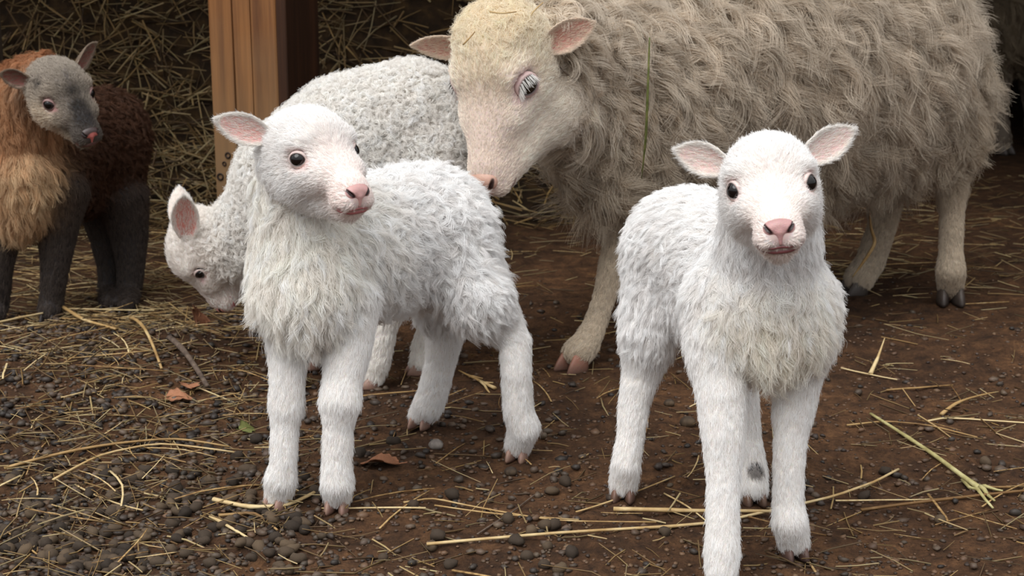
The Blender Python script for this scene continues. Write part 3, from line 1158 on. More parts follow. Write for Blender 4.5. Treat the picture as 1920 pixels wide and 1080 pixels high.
def fur_curves(name, parent, V, Q, Nn, A, nlock, m, K, rad, seed, mat=None, lenf=1.0, jit=0.12, colvar=0.08, root=(.93, .89, .83), phj=.35):
    r = np.random.default_rng(seed)
    nlock = int(nlock * FUR)
    ar = 0.5 * np.linalg.norm(np.cross(V[Q[:, 2]] - V[Q[:, 0]], V[Q[:, 3]] - V[Q[:, 1]]), axis=1)
    cen = V[Q].mean(1)
    nq = Nn[Q].mean(1)
    facing = (nq * nrm(CAM[None] - cen)).sum(1)
    w = ar * A['dens'][Q].mean(1) * np.where(facing > -0.35, 1.0, 0.4)
    fi = np.searchsorted(np.cumsum(w) / w.sum(), r.random(nlock)).clip(0, len(Q) - 1)
    u, v = r.random(nlock), r.random(nlock)
    bw = np.stack([(1 - u) * (1 - v), u * (1 - v), u * v, (1 - u) * v], -1)
    q = Q[fi]
    ip = lambda X: (X[q] * (bw[..., None] if X.ndim == 2 else bw)).sum(1)
    P = ip(V)
    n = nrm(ip(Nn))
    L = ip(A['len']) * lenf * r.uniform(0.7, 1.2, nlock)
    ok = L > 0.0012
    P, n, L, q, bw = P[ok], n[ok], L[ok], q[ok], bw[ok]
    nl = len(P)
    lean, curl, freq, clump, conv, rnd = (ip(A[k]) for k in ('lean', 'curl', 'freq', 'clump', 'conv', 'rand'))
    fl = ip(A['flow']) + r.normal(size=(nl, 3)) * rnd[:, None]
    fl = fl - n * (fl * n).sum(1, keepdims=True)
    fl = nrm(fl)
    col = ip(A['col'])
    side = np.cross(n, fl)
    ang = r.uniform(0, 2 * math.pi, (nl, m))
    rr = np.sqrt(r.random((nl, m))) * clump[:, None]
    off = fl[:, None] * (np.cos(ang) * rr)[..., None] + side[:, None] * (np.sin(ang) * rr)[..., None]
    d0 = n * (1 - lean)[:, None] + fl * lean[:, None]
    d0 = nrm(nrm(d0)[:, None] + r.normal(size=(nl, m, 3)) * jit)
    bend = (fl * 0.9 - n * 0.35)[:, None] * 0.6 + np.array([0, 0, -0.25])
    t = np.linspace(0, 1, K)
    T = t[None, None, :, None]
    Ls = (L[:, None] * r.uniform(0.75, 1.1, (nl, m)))[..., None, None]
    cv = (1 - conv[:, None, None, None] * T ** 1.1)
    X = P[:, None, None] + off[:, :, None] * cv + Ls * (d0[:, :, None] * T + bend[:, :, None] * T * T * 0.5)
    e1 = nrm(np.cross(d0[:, 0], r.normal(size=(nl, 3))))
    e2 = np.cross(nrm(d0[:, 0]), e1)
    ph = r.uniform(0, 2 * math.pi, (nl, 1, 1)) + r.normal(size=(nl, m, 1)) * phj
    wv = 2 * math.pi * freq[:, None, None] * t[None, None] + ph
    am = (curl[:, None, None] * (t[None, None] ** 0.8) * r.uniform(0.6, 1.3, (nl, 1, 1)))[..., None]
    X = X + am * (np.sin(wv)[..., None] * e1[:, None, None] + 0.8 * np.cos(wv * 1.0)[..., None] * e2[:, None, None])
    X[..., 2] = np.maximum(X[..., 2], 0.002)
    ns = nl * m
    cu = bpy.data.hair_curves.new(name)
    cu.add_curves([K] * ns)
    cu.attributes['position'].data.foreach_set('vector', X.astype(np.float32).ravel())
    ra = cu.attributes.new('radius', 'FLOAT', 'POINT')
    ra.data.foreach_set('value', np.tile(rad * (1 - 0.75 * t ** 1.5), ns).astype(np.float32))
    c = cu.attributes.new('fcol', 'FLOAT_COLOR', 'POINT')
    cs = col[:, None] * (1 + colvar * r.normal(size=(nl, 1, 1)) + colvar * 0.4 * r.normal(size=(nl, m, 1)))
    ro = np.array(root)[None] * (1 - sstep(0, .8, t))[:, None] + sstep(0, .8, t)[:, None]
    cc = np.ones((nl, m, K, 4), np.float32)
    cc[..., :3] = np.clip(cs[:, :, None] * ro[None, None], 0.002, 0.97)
    c.data.foreach_set('color', cc.ravel())
    cu.materials.append(mat or M_FUR)
    return link(name, cu, parent)


def frame(fwd, up):
    f = nrm(fwd)
    u = np.asarray(up, float)
    u = nrm(u - f * (u @ f))
    return np.stack([np.cross(f, u), f, u], 1)   # columns: animal's right, forward, up


PINK = srgb(230, 190, 184)
PINKD = srgb(234, 212, 206)


class Head:
    def __init__(s, B, o, fwd, up, sc_, st=1.0, face=None, crown=None, snout=None, jaw=None, thin=1.0):
        s.B, s.o, s.R, s.s, s.st, s.thin = B, np.array(o, float), frame(fwd, up), sc_, st, thin
        face = face or {}
        crown = crown or face
        snout = snout or face
        jaw = jaw or face
        F_ = lambda y, z, x=0: s.R @ nrm(np.array([x, y, z], float))
        w = s.w
        E = lambda c, r, k, fl, kw: B.ell(w(c), np.array(r) * sc_ * np.array([1, st if c[1] > .06 else 1, 1]), s.R, k * sc_, **{**kw, 'flow': F_(*fl)})
        E((0, -.002, 0), (.05, .056, .049), .02, (-1, .3), crown)
        E((0, .026, .012), (.04 * thin, .038, .036), .02, (-1, .6), crown)
        for sx in (-1, 1):
            E((sx * .026, .02, -.03), (.025, .038, .030), .02, (-1, -.5, sx * .4), jaw)
            E((sx * .033, .04, .015), (.014, .018, .012), .012, (-1, .2, sx), face)
            E((sx * .026, .058, -.024), (.016, .03, .018), .016, (-1, -.2, sx * .6), face)
        B.cone(w((0, .04, -.006)), w((0, .098, -.038)), .036 * sc_ * thin, .0225 * sc_, .02 * sc_, **{**snout, 'flow': F_(-1, .5)})
        E((0, .106, -.046), (.0235, .021, .02), .012, (-1, .3), snout)
        for sx in (-1, 1):
            E((sx * .012, .109, -.054), (.0145, .017, .013), .008, (-1, -.3, sx), snout)
        B.cone(w((0, .03, -.05)), w((0, .098, -.0655)), .027 * sc_, .0135 * sc_, .014 * sc_, **{**jaw, 'flow': F_(-1, -.6)})
        s.eyes = []

    def w(s, v):
        v = np.array(v, float)
        if v[1] > .06:
            v = np.array([v[0], v[1] * s.st, v[2] * s.st])
        return s.o + s.R @ (v * s.s)

    def eye_setup(s, r=.0102, pos=(.0355, .05, -.003), out=(.72, .65, .08), pink=PINK, pr=1.75, sink=0.35):
        """carve sockets, keep eye centres"""
        for sx in (1, -1):
            od = s.R @ nrm(np.array([sx * out[0], out[1], out[2]]))
            p = s.B.hit(s.w((sx * pos[0] * .7, pos[1] * .8, pos[2])) * 1.0, od, 0.09)
            # slide to wanted lateral position: aim the ray through pos
            c0 = s.w((sx * pos[0], pos[1], pos[2]))
            p = s.B.hit(c0 - od * .03 * s.s, od, 0.12)
            c = p - od * r * s.s * sink
            s.eyes.append((c, od, sx, r * s.s))
        for c, od, sx, rr in s.eyes:
            s.B.cut(c + od * rr * .25, (rr * 1.12,) * 3, k=.004)
            hd = s.R @ np.array([0, 1.0, -.15])
            s.B.spot(c + od * rr * .8, rr * 1.05, rr * pr, pink, 0.9, 0.8)
            s.B.spot(c + od * rr * .6 + hd * rr * 1.5, rr * .4, rr * 1.3, pink * np.array([.9, .75, .75]), 0.9, 0.8)

    def eye_parts(s, root, lidcol=PINKD, half=0.0, mat=None, roll=0.0, lashes=False, ap=(1.75, 1.0)):
        for c, od, sx, r in s.eyes:
            V1_, F1_ = subdiv(*subdiv(*ICO2))
            eo = link('eye', mesh_data('eye', V1_ * r + c, F1_, mat or M_EYE), root)
            h = s.R @ np.array([0, 1.0, 0])
            h = nrm(h - od * (h @ od))
            v = np.cross(od, h) * (1 if sx > 0 else -1)
            if v @ s.R[:, 2] < 0:
                v = -v
            cr_, sr_ = math.cos(roll), math.sin(roll)
            h, v = h * cr_ - v * sr_, v * cr_ + h * sr_
            n = 32
            ph = np.arange(n) * 2 * math.pi / n
            co, si = np.cos(ph), np.sin(ph)
            ta = np.where(co > 0, ap[0] * (1 + .22 * np.maximum(co, 0) ** 5), ap[0] * (1 + .08 * np.maximum(-co, 0) ** 5))
            tb = np.where(si > 0, ap[1] * (1 - half), ap[1])
            X0, Y0 = ta * co, tb * si
            rad_ = np.sqrt(X0 ** 2 + Y0 ** 2)
            an0 = np.arctan(rad_)
            ux, uy = X0 / rad_, Y0 / rad_
            rows = []
            for sg, rr_ in ((0, .97), (0, 1.05), (.12, 1.11), (.3, 1.15), (.6, 1.2), (1.0, 1.16)):
                an = an0 * (1 - sg) + np.maximum(an0 + .25, 1.35) * sg
                Dn = od[None] * np.cos(an)[:, None] + (h[None] * ux[:, None] + v[None] * uy[:, None]) * np.sin(an)[:, None]
                rows.append(c + Dn * r * rr_)
            Pn = rows[1]
            Bn = nrm(rows[3] - rows[1])
            V = np.concatenate(rows)
            Fc = []
            for q in range(5):
                for i in range(n):
                    i2 = (i + 1) % n
                    Fc.append((q * n + i, q * n + i2, (q + 1) * n + i2, (q + 1) * n + i))
            colr = np.concatenate([np.tile(lidcol * f_, (n, 1)) for f_ in (.12, .2, .55, 1.0, 1.1, 1.15)])
            link('eyelid', mesh_data('eyelid', V, Fc, M_NOSE, True, np.clip(colr, 0, .9)), eo)
            if lashes:
                ls = []
                for i in range(n):
                    if np.sin(ph[i]) > .15:
                        for j in range(5):
                            p0 = Pn[i] + Bn[i] * rng.normal() * r * .1
                            dd = nrm(od * .5 - v * .45 - np.array([0, 0, .6]) + h * (np.cos(ph[i]) * .35) + rng.normal(size=3) * .12)
                            tt = np.linspace(0, 1, 5)[:, None]
                            ls.append(p0 + dd * tt * r * .62 - v * tt * tt * r * .2)
                ls = np.array(ls)
                cu = bpy.data.hair_curves.new('eyelash')
                cu.add_curves([5] * len(ls))
                cu.attributes['position'].data.foreach_set('vector', ls.astype(np.float32).ravel())
                cu.attributes.new('radius', 'FLOAT', 'POINT').data.foreach_set('value', np.tile([.0005, .0005, .0004, .0003, .0001], len(ls)).astype(np.float32))
                q = cu.attributes.new('fcol', 'FLOAT_COLOR', 'CURVE')
                q.data.foreach_set('color', np.tile([.85, .83, .8, 1], len(ls)).astype(np.float32))
                cu.materials.append(M_FUR)
                link('eyelash', cu, eo)

    def nose(s, root, big=1.0, col=srgb(214, 166, 162), rim=srgb(176, 132, 128), dark=srgb(38, 16, 16), patch=None, nos=1.0):
        nb = Body(BASE)
        k = s.s * big
        ctr_ = s.w((0, .117, -.045))
        w = lambda v: ctr_ + (s.w(v) - ctr_) * big
        nb.ell(w((0, .117, -.0395)), np.array((.0150, .0122, .0098)) * k, s.R, .005 * k)
        for sx in (-1, 1):
            nb.ell(w((sx * .0095, .118, -.0425)), np.array((.0078, .0102, .0080)) * k, s.R, .005 * k)
        nb.cone(w((0, .125, -.046)), w((0, .1245, -.0575)), .0048 * k, .0018 * k, .004 * k)
        for sx in (-1, 1):
            nb.cutcone(w((sx * .0055, .131, -.0497)), w((sx * .0115, .1285, -.0425)), .0011 * k * nos, .0016 * k * nos, .001 * k)
            nb.cutcone(w((sx * .0115, .1285, -.0425)), w((sx * .0155, .122, -.0365)), .0016 * k * nos, .0009 * k * nos, .001 * k)
        V, Q = nb.mesh(.0008 * k)
        dd = np.min([p.dist(V) for p in nb.cuts], 0)
        t = 1 - sstep(.0002 * k, .0022 * k, dd)
        C = col[None] * (1 - t[:, None]) + dark[None] * t[:, None]
        loc = (V - s.o) @ s.R / s.s
        up_ = sstep(-.040, -.028, loc[:, 2] / (s.st if s.st > 1 else 1))
        C = C * (1 - .5 * up_[:, None]) + rim[None] * (.5 * up_[:, None])
        if patch is not None:
            pc_, pr_, pcol = patch
            pw = 1 - sstep(pr_ * .8, pr_, np.linalg.norm(loc - np.array(pc_), axis=1))
            C = C * (1 - pw[:, None]) + pcol[None] * pw[:, None]
        link('nose', mesh_data('nose', V, Q, M_NOSE, True, C), root)
        s.B.spot(w((0, .121, -.045)), .011 * k, .0175 * k, col, .95, .6)

    def mouth(s, root, col=srgb(176, 104, 104), open_=0.0, width=1.0, r=.0030):
        k = s.s
        ctr = [(-.021, .096, -.0555), (-.017, .107, -.0605), (-.009, .116, -.0635), (0, .119, -.0632), (.009, .116, -.0635), (.017, .107, -.0605), (.021, .096, -.0555)]
        base = s.w((0, .085, -.06))
        parts = []
        for dz, rr in ((.0020, r * .55), (-.0022 - open_, r)):
            pts = []
            for i, (x, y, z) in enumerate(ctr):
                e = 1 - abs(i - 3) / 3.0
                q = s.w((x * width, y, z + dz * (0.25 + e)))
                d = nrm(q - base)
                pts.append(s.B.hit(base, d, .08 * k) - d * rr * k * .35)
            t = np.linspace(0, 6, 25)
            P = np.stack([np.interp(t, np.arange(7), np.array(pts)[:, i]) for i in range(3)], -1)
            P[1:-1] = (P[1:-1] + P[:-2] + P[2:]) / 3
            parts.append(tube_verts(P, rr * k * (.35 + .65 * np.sin(np.linspace(0, math.pi, 25)) ** .6), 7))
            for p in pts[1:-1]:
                s.B.spot(p, .003 * k, .0062 * k, col, 1.0, .55)
        V, Fc = merge(parts)
        link('lips', mesh_data('lips', V, Fc, M_NOSE, True, np.tile(col, (len(V), 1))), root)

    def ears(s, root, specs, inner=PINK, outer=srgb(238, 230, 226), fcol=srgb(250, 247, 244), rimcol=None, flen=.006):
        """specs: (side, tip pixel-free direction in head frame, facing in head frame, length, width)"""
        for j, (sx, dr, fc, L, W, cup, *rt_) in enumerate(specs):
            d = nrm(s.R @ np.array(dr, float))
            nf = s.R @ np.array(fc, float)
            nf = nrm(nf - d * (nf @ d))
            sd = np.cross(d, nf)
            rt0 = rt_[0] if rt_ else (.042, -.012, .02)
            base = s.w((sx * rt0[0], rt0[1], rt0[2]))
            L, W = L * s.s, W * s.s
            nu, nv = 22, 13
            up_, lo_ = [], []
            for i in range(nu):
                u = i / (nu - 1)
                wd = W * (.55 + .45 * math.sin(math.pi / 2 * u / .4)) if u < .4 else W * max(0.0, 1 - ((u - .4) / .6) ** 1.9) ** .8
                wd = max(wd, W * .04)
                cu_ = cup * (1 - .75 * u)
                for q in range(nv):
                    v = q / (nv - 1) * 2 - 1
                    a = v * cu_
                    ox = wd * math.sin(a) / max(cu_, .2) if cu_ > .05 else wd * v
                    oz = wd * (1 - math.cos(a)) / max(cu_, .2)
                    c = base + d * (L * u) - nf * (.10 * L * math.sin(u * 2.2)) + sd * ox + nf * oz
                    th_ = .0016 * s.s * (1.25 - abs(v)) + .0004
                    up_.append(c + nf * th_ * .5)
                    lo_.append(c - nf * th_)
            V = np.array(up_ + lo_)
            k = nu * nv
            Q = []
            for i in range(nu - 1):
                for q in range(nv - 1):
                    a = i * nv + q
                    Q.append((a, a + 1, a + nv + 1, a + nv))
                    Q.append((k + a, k + a + nv, k + a + nv + 1, k + a + 1))
            bd = [i * nv for i in range(nu)] + [(nu - 1) * nv + q for q in range(1, nv)] + [i * nv + nv - 1 for i in range(nu - 2, -1, -1)] + [q for q in range(nv - 2, 0, -1)]
            for a, b_ in zip(bd, bd[1:] + bd[:1]):
                Q.append((a, b_, k + b_, k + a))
            Q = np.array(Q)
            # make sure faces look outwards
            nn = np.cross(V[Q[0, 2]] - V[Q[0, 0]], V[Q[0, 3]] - V[Q[0, 1]])
            if nn @ nf < 0:
                Q = Q[:, ::-1]
            uu = np.repeat(np.arange(nu) / (nu - 1), nv)
            vv = np.tile(np.linspace(-1, 1, nv), nu)
            e = sstep(.62, 1.0, np.maximum(np.abs(vv), sstep(.75, 1.0, uu)))
            deep = (1 - uu)[:, None] * .35
            ci = inner[None] * (1 - deep) + (inner * np.array([.85, .62, .6]))[None] * deep
            C = np.concatenate([ci * (1 - e[:, None]) + outer[None] * e[:, None], np.tile(rimcol if rimcol is not None else outer, (k, 1))])
            eo = link('ear', mesh_data('ear', V, Q, M_EAR, True, C), root)
            Nn = vnormals(V, Q)
            nvt = len(V)
            inn = np.concatenate([np.ones(k), np.zeros(k)])
            ee = np.concatenate([e, e * 0 + 1])
            A = {'len': np.where(inn > 0, flen * (1.5 - .5 * ee), flen) * s.s, 'lean': np.where(inn > 0, .87, .8), 'curl': np.full(nvt, .0002), 'freq': np.full(nvt, 1.0), 'clump': np.full(nvt, .001),
                 'conv': np.full(nvt, .3), 'dens': np.where(inn > 0, .16 + .84 * ee ** 2, 1.0), 'rand': np.full(nvt, .25),
                 'flow': np.tile(d, (nvt, 1)), 'col': np.tile(fcol if rimcol is None else rimcol, (nvt, 1)), 'skin': C}
            fur_curves('ear_fur', eo, V, Q, Nn, A, 3200 * L / .08, 2, 4, .00016 * s.s, 50 + j)


BASE = dict(len=.02, lean=.6, curl=.002, freq=1.5, clump=.005, conv=.7, dens=1.0, rand=.35, blend=.012, flow=(0, 0, -1), col=srgb(248, 244, 240), skin=srgb(240, 234, 228))


def hoof(root, p, fwd, sc_=1.0, col=srgb(196, 158, 142), tipc=srgb(128, 98, 84), splay=.12):
    """cloven hoof: two claws standing on the ground around p."""
    f = nrm(np.array([fwd[0], fwd[1], 0.0]))
    r_ = np.array([f[1], -f[0], 0.0])
    parts, cols = [], []
    for sx in (-1, 1):
        fx = nrm(f + r_ * sx * splay)
        rx = np.array([fx[1], -fx[0], 0.0])
        levels = [(0.0, 1.0, 0.0), (.004, 1.04, 0.0), (.013, .93, -.003), (.022, .78, -.007), (.030, .55, -.010)]
        V = []
        n = 14
        for z, q, sh in levels:
            for k in range(n):
                a = 2 * math.pi * k / n
                x = .0088 * math.cos(a) * q
                y = math.sin(a)
                y = (.021 * y if y > 0 else .013 * y) * q + sh
                if y > 0:
                    x *= 1 - .45 * (y / .021) ** 2
                x = x * (1 if x * sx > 0 else .8)
                V.append(p + (r_ * sx * .0088 + rx * x + fx * (y + .002) + np.array([0, 0, z])) * sc_)
                t = min(1, z / .026)
                cols.append(tipc * (1 - t) + col * t)
        Fc = []
        for i in range(len(levels) - 1):
            for k in range(n):
                k2 = (k + 1) % n
                Fc.append((i * n + k, i * n + k2, (i + 1) * n + k2, (i + 1) * n + k))
        Fc.append(tuple(range(n))[::-1])
        Fc.append(tuple(range((len(levels) - 1) * n, len(levels) * n)))
        parts.append((np.array(V), Fc))
    V, Fc = merge(parts)
    V[:, 2] = np.maximum(V[:, 2], ground_h(V[:, 0], V[:, 1]) - .003)
    link('hoof', mesh_data('hoof', V, Fc, M_HOOF, True, np.array(cols)), root)


def leg(B, root, pts, foot, ffwd, attr, k=.012, hs=.88, pad=.0195, **hk):
    """pts: pixel joints from shoulder/hip to fetlock; foot: pixel where the hoof meets the ground."""
    g = gnd(*foot)
    g[2] = float(ground_h(g[0], g[1]))
    J = [(at(x, y, Y), r * 1.07 * mpp(x, y, Y)) for x, y, Y, r in pts]
    f = nrm(np.array([ffwd[0], ffwd[1], 0.0]))
    pa = g + np.array([0, 0, .022 * hs]) - f * .004 * hs
    B.jchain(J + [(pa, pad * hs)], k, **attr)
    hoof(root, g, f, hs, **hk)
    B.spot(g + np.array([0, 0, .004]), .016 * hs, .024 * hs, None, .75)
    return J


def finish(B, root, h, locks, m, K, rad, seed, short=20000, name='fleece', split=(.013, .02), root_c=(.975, .96, .94), cv=.06):
    V, Q = B.mesh(h)
    Nn = vnormals(V, Q)
    A = attrs_at(B, V)
    me = mesh_data('body', V, Q, M_SKIN, True, A['skin'])
    bo = link('body', me, root)
    longw = sstep(split[0], split[1], A['len'])
    A1 = dict(A)
    A1['dens'] = A['dens'] * longw
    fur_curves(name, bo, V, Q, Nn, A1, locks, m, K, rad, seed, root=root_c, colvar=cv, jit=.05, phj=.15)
    A2 = dict(A)
    A2['len'] = A['len'] * (1 - .35 * longw)
    A2['clump'] = A['clump'] * (1 - .5 * longw)
    A2['conv'] = A['conv'] * (1 - .5 * longw)
    A2['curl'] = A['curl'] * (1 - .5 * longw)
    fur_curves('short_fur', bo, V, Q, Nn, A2, short, 4, 5, rad * .85, seed + 1, jit=.14, colvar=cv * .6, root=(.98, .97, .955))
    return V, Q

WHITE = srgb(253, 251, 250)
CREAM = srgb(244, 234, 216)
LEG = dict(len=.009, lean=.79, curl=.0005, freq=1.0, clump=.003, conv=.4, dens=2.2, rand=.22, blend=.008)
FACE = dict(len=.0064, lean=.8, curl=.0002, freq=1.0, clump=.0016, conv=.25, dens=5.0, rand=.15, blend=.008)
CROWN = dict(len=.014, lean=.66, curl=.0008, freq=1.0, clump=.003, conv=.45, dens=3.0, rand=.25, blend=.012)
JAW = dict(len=.013, lean=.7, curl=.0005, freq=1.0, clump=.002, conv=.35, dens=3.0, rand=.2, blend=.012)
SNOUT = dict(len=.0036, lean=.84, curl=.0001, freq=1.0, clump=.001, conv=.15, dens=6.5, rand=.12, blend=.008)


def lamb_left():
    root = empty('lamb', gnd(740, 900))
    tag(root, 'white lamb standing on the left with its head turned to the right', 'lamb', 'lambs')
    B = Body(dict(BASE, col=WHITE))
    BODY = dict(len=.028, lean=.62, curl=.004, freq=1.4, clump=.008, conv=.9, rand=.6)
    CH = dict(len=.044, lean=.72, curl=.0055, freq=1.5, clump=.009, conv=.9, rand=.35, flow=(-.1, 0, -1), col=srgb(253, 249, 243))
    back = nrm(np.array([.25, .3, -.35]))
    B.chain([(580, 505, 2.0, 92), (650, 465, 2.06, 98)], .03, **{**CH, 'len': .034})
    B.chain([(650, 465, 2.06, 98), (745, 435, 2.14, 108), (800, 420, 2.2, 104)], .03, **{**BODY, 'flow': back})
    B.chain([(660, 520, 2.06, 70), (780, 490, 2.16, 74)], .03, **{**BODY, 'flow': (.3, .1, -1)})
    B.chain([(572, 520, 1.98, 88), (560, 440, 1.985, 78), (550, 350, 1.985, 66), (560, 300, 1.97, 60)], .03, **{**CH, 'len': .03, 'curl': .003, 'flow': (-.05, 0, -1)})
    B.ell(at(575, 560, 1.96), (.052, .045, .05), k=.03, **{**CH, 'len': .045})
    # haunches
    B.chain([(830, 440, 2.16, 88), (870, 520, 2.13, 62), (900, 570, 2.11, 50)], .03, **{**BODY, 'len': .03, 'flow': (.3, .1, -1)})
    B.chain([(800, 460, 2.25, 80), (825, 560, 2.25, 50)], .03, **{**BODY, 'flow': (.1, .1, -1)})
    # tail
    B.chain([(893, 440, 2.2, 20), (915, 480, 2.2, 18), (925, 520, 2.19, 12)], .012, **{**BODY, 'len': .026, 'curl': .002, 'flow': (.5, 0, -1)})
    f = (-.55, -.8)
    leg(B, root, [(545, 560, 1.99, 50), (542, 640, 1.965, 36), (538, 715, 1.95, 29), (537, 762, 1.945, 30), (534, 800, 1.94, 23), (531, 868, 1.93, 22), (527, 897, 1.93, 27)], (520, 946), (-.5, -.85), LEG)
    leg(B, root, [(655, 560, 1.985, 52), (652, 650, 1.96, 40), (642, 715, 1.94, 33), (638, 752, 1.93, 36), (634, 800, 1.925, 25), (632, 870, 1.918, 25), (632, 905, 1.915, 28)], (632, 952), (-.1, -1), LEG)
    leg(B, root, [(905, 560, 2.11, 48), (945, 612, 2.12, 34), (965, 640, 2.115, 27), (968, 700, 2.1, 25), (972, 770, 2.095, 25), (982, 800, 2.095, 27)], (970, 862), (-.3, -1), LEG)
    leg(B, root, [(828, 560, 2.25, 44), (835, 620, 2.25, 33), (826, 680, 2.245, 25), (812, 735, 2.24, 25), (803, 760, 2.24, 26)], (788, 802), (-.4, -1), LEG)
    hd = Head(B, (-.2555, 1.95, .457), (.60, -.79, .03), (-.08, .04, .99), .975,
              face=dict(FACE, col=WHITE), crown=dict(CROWN, col=WHITE), snout=dict(SNOUT, col=srgb(248, 236, 232)), jaw=dict(JAW, col=WHITE))
    hd.eye_setup()
    hd.nose(root)
    hd.mouth(root)
    hd.eye_parts(root)
    hd.ears(root, inner=srgb(230, 176, 168), specs=[(1, (1.0, -.28, .46), (.1, 1, -.1), .067, .02, 1.1), (-1, (-.75, -1, .0), (-.3, .8, .3), .075, .0195, 1.1)])
    finish(B, root, .0032, 4200, 22, 10, .0003, 11, short=32000)


def lamb_right():
    root = empty('lamb', gnd(1360, 990))
    tag(root, 'white lamb on the right facing the camera with ears spread', 'lamb', 'lambs')
    B = Body(dict(BASE, col=WHITE))
    BODY = dict(len=.0165, lean=.62, curl=.0015, freq=1.1, clump=.005, conv=.6, rand=.35, dens=1.4)
    CH = dict(len=.042, lean=.74, curl=.006, freq=1.6, clump=.009, conv=.9, rand=.4, flow=(0, 0, -1), col=srgb(251, 244, 232))
    back = (-.3, .4, -.3)
    B.chain([(1425, 560, 1.82, 104), (1370, 500, 1.9, 108), (1300, 455, 1.98, 100), (1275, 450, 2.02, 92)], .03, **{**BODY, 'flow': back})
    B.chain([(1400, 600, 1.84, 84), (1300, 560, 1.97, 70)], .03, **{**BODY, 'flow': (-.2, .3, -1)})
    B.chain([(1432, 560, 1.8, 100), (1440, 450, 1.78, 88), (1440, 360, 1.76, 72)], .03, **{**CH, 'len': .024, 'curl': .002, 'col': WHITE})
    B.ell(at(1445, 600, 1.765), (.06, .042, .055), k=.03, **CH)
    B.chain([(1445, 640, 1.76, 48), (1448, 690, 1.765, 20)], .02, **{**CH, 'len': .034})
    B.chain([(1500, 570, 1.8, 62), (1512, 640, 1.785, 42)], .03, **{**BODY, 'flow': (.1, 0, -1)})
    B.chain([(1350, 570, 1.8, 64), (1345, 660, 1.77, 48)], .03, **{**BODY, 'flow': (-.1, 0, -1)})
    B.chain([(1255, 490, 2.0, 76), (1232, 570, 1.985, 58), (1220, 630, 1.975, 46)], .03, **{**BODY, 'len': .024, 'flow': (-.15, 0, -1)})
    B.chain([(1340, 520, 2.02, 70), (1370, 640, 2.0, 46)], .03, **{**BODY, 'flow': (0, 0, -1)})
    B.chain([(1205, 430, 2.05, 18), (1192, 460, 2.05, 14), (1188, 490, 2.04, 9)], .012, **{**BODY, 'len': .016, 'flow': (-.6, 0, -.6)})
    leg(B, root, [(1345, 640, 1.775, 52), (1352, 740, 1.745, 41), (1356, 815, 1.73, 36), (1357, 850, 1.725, 33), (1356, 900, 1.715, 27), (1355, 990, 1.7, 27), (1354, 1030, 1.695, 30)], (1352, 1096), (-.1, -1), LEG)
    leg(B, root, [(1508, 620, 1.79, 48), (1497, 710, 1.78, 38), (1487, 775, 1.775, 34), (1483, 810, 1.77, 28), (1479, 870, 1.762, 25), (1478, 940, 1.757, 25), (1480, 975, 1.752, 29)], (1489, 1046), (.2, -1), LEG,
        col=srgb(120, 86, 74), tipc=srgb(62, 48, 44))
    leg(B, root, [(1220, 620, 1.975, 46), (1203, 700, 1.975, 32), (1190, 750, 1.965, 26), (1182, 820, 1.95, 22), (1174, 870, 1.94, 24)], (1168, 940), (-.15, -1), LEG, col=srgb(140, 104, 88), tipc=srgb(84, 62, 52))
    leg(B, root, [(1372, 630, 2.0, 42), (1386, 700, 1.99, 30), (1398, 760, 1.98, 22), (1404, 820, 1.97, 20), (1411, 880, 1.955, 24)], (1413, 945), (.1, -1), LEG, col=srgb(140, 104, 80), tipc=srgb(70, 52, 44))
    pz = at(1417, 882, 1.94)
    B.spot(pz, .008, .013, srgb(104, 90, 82), 0.0, 1.3)
    hd = Head(B, (.2775, 1.71, .4585), (-.10, -.985, .10), (-.115, .12, .985), .97,
              face=dict(FACE, col=WHITE), crown=dict(CROWN, col=WHITE), snout=dict(SNOUT, col=srgb(250, 240, 236)), jaw=dict(JAW, col=WHITE))
    hd.eye_setup()
    hd.nose(root, col=srgb(206, 158, 156), rim=srgb(140, 98, 96))
    hd.mouth(root, col=srgb(132, 76, 78), open_=.0006, width=.92, r=.0028)
    hd.eye_parts(root, roll=.65)
    hd.ears(root, [(1, (1.0, -.25, .42), (.12, 1, -.1), .064, .0195, 1.0), (-1, (-1.0, -.2, .42), (-.12, 1, -.05), .066, .0195, 1.0)], inner=srgb(232, 200, 194))
    finish(B, root, .003, 4600, 20, 9, .00028, 23, short=36000)


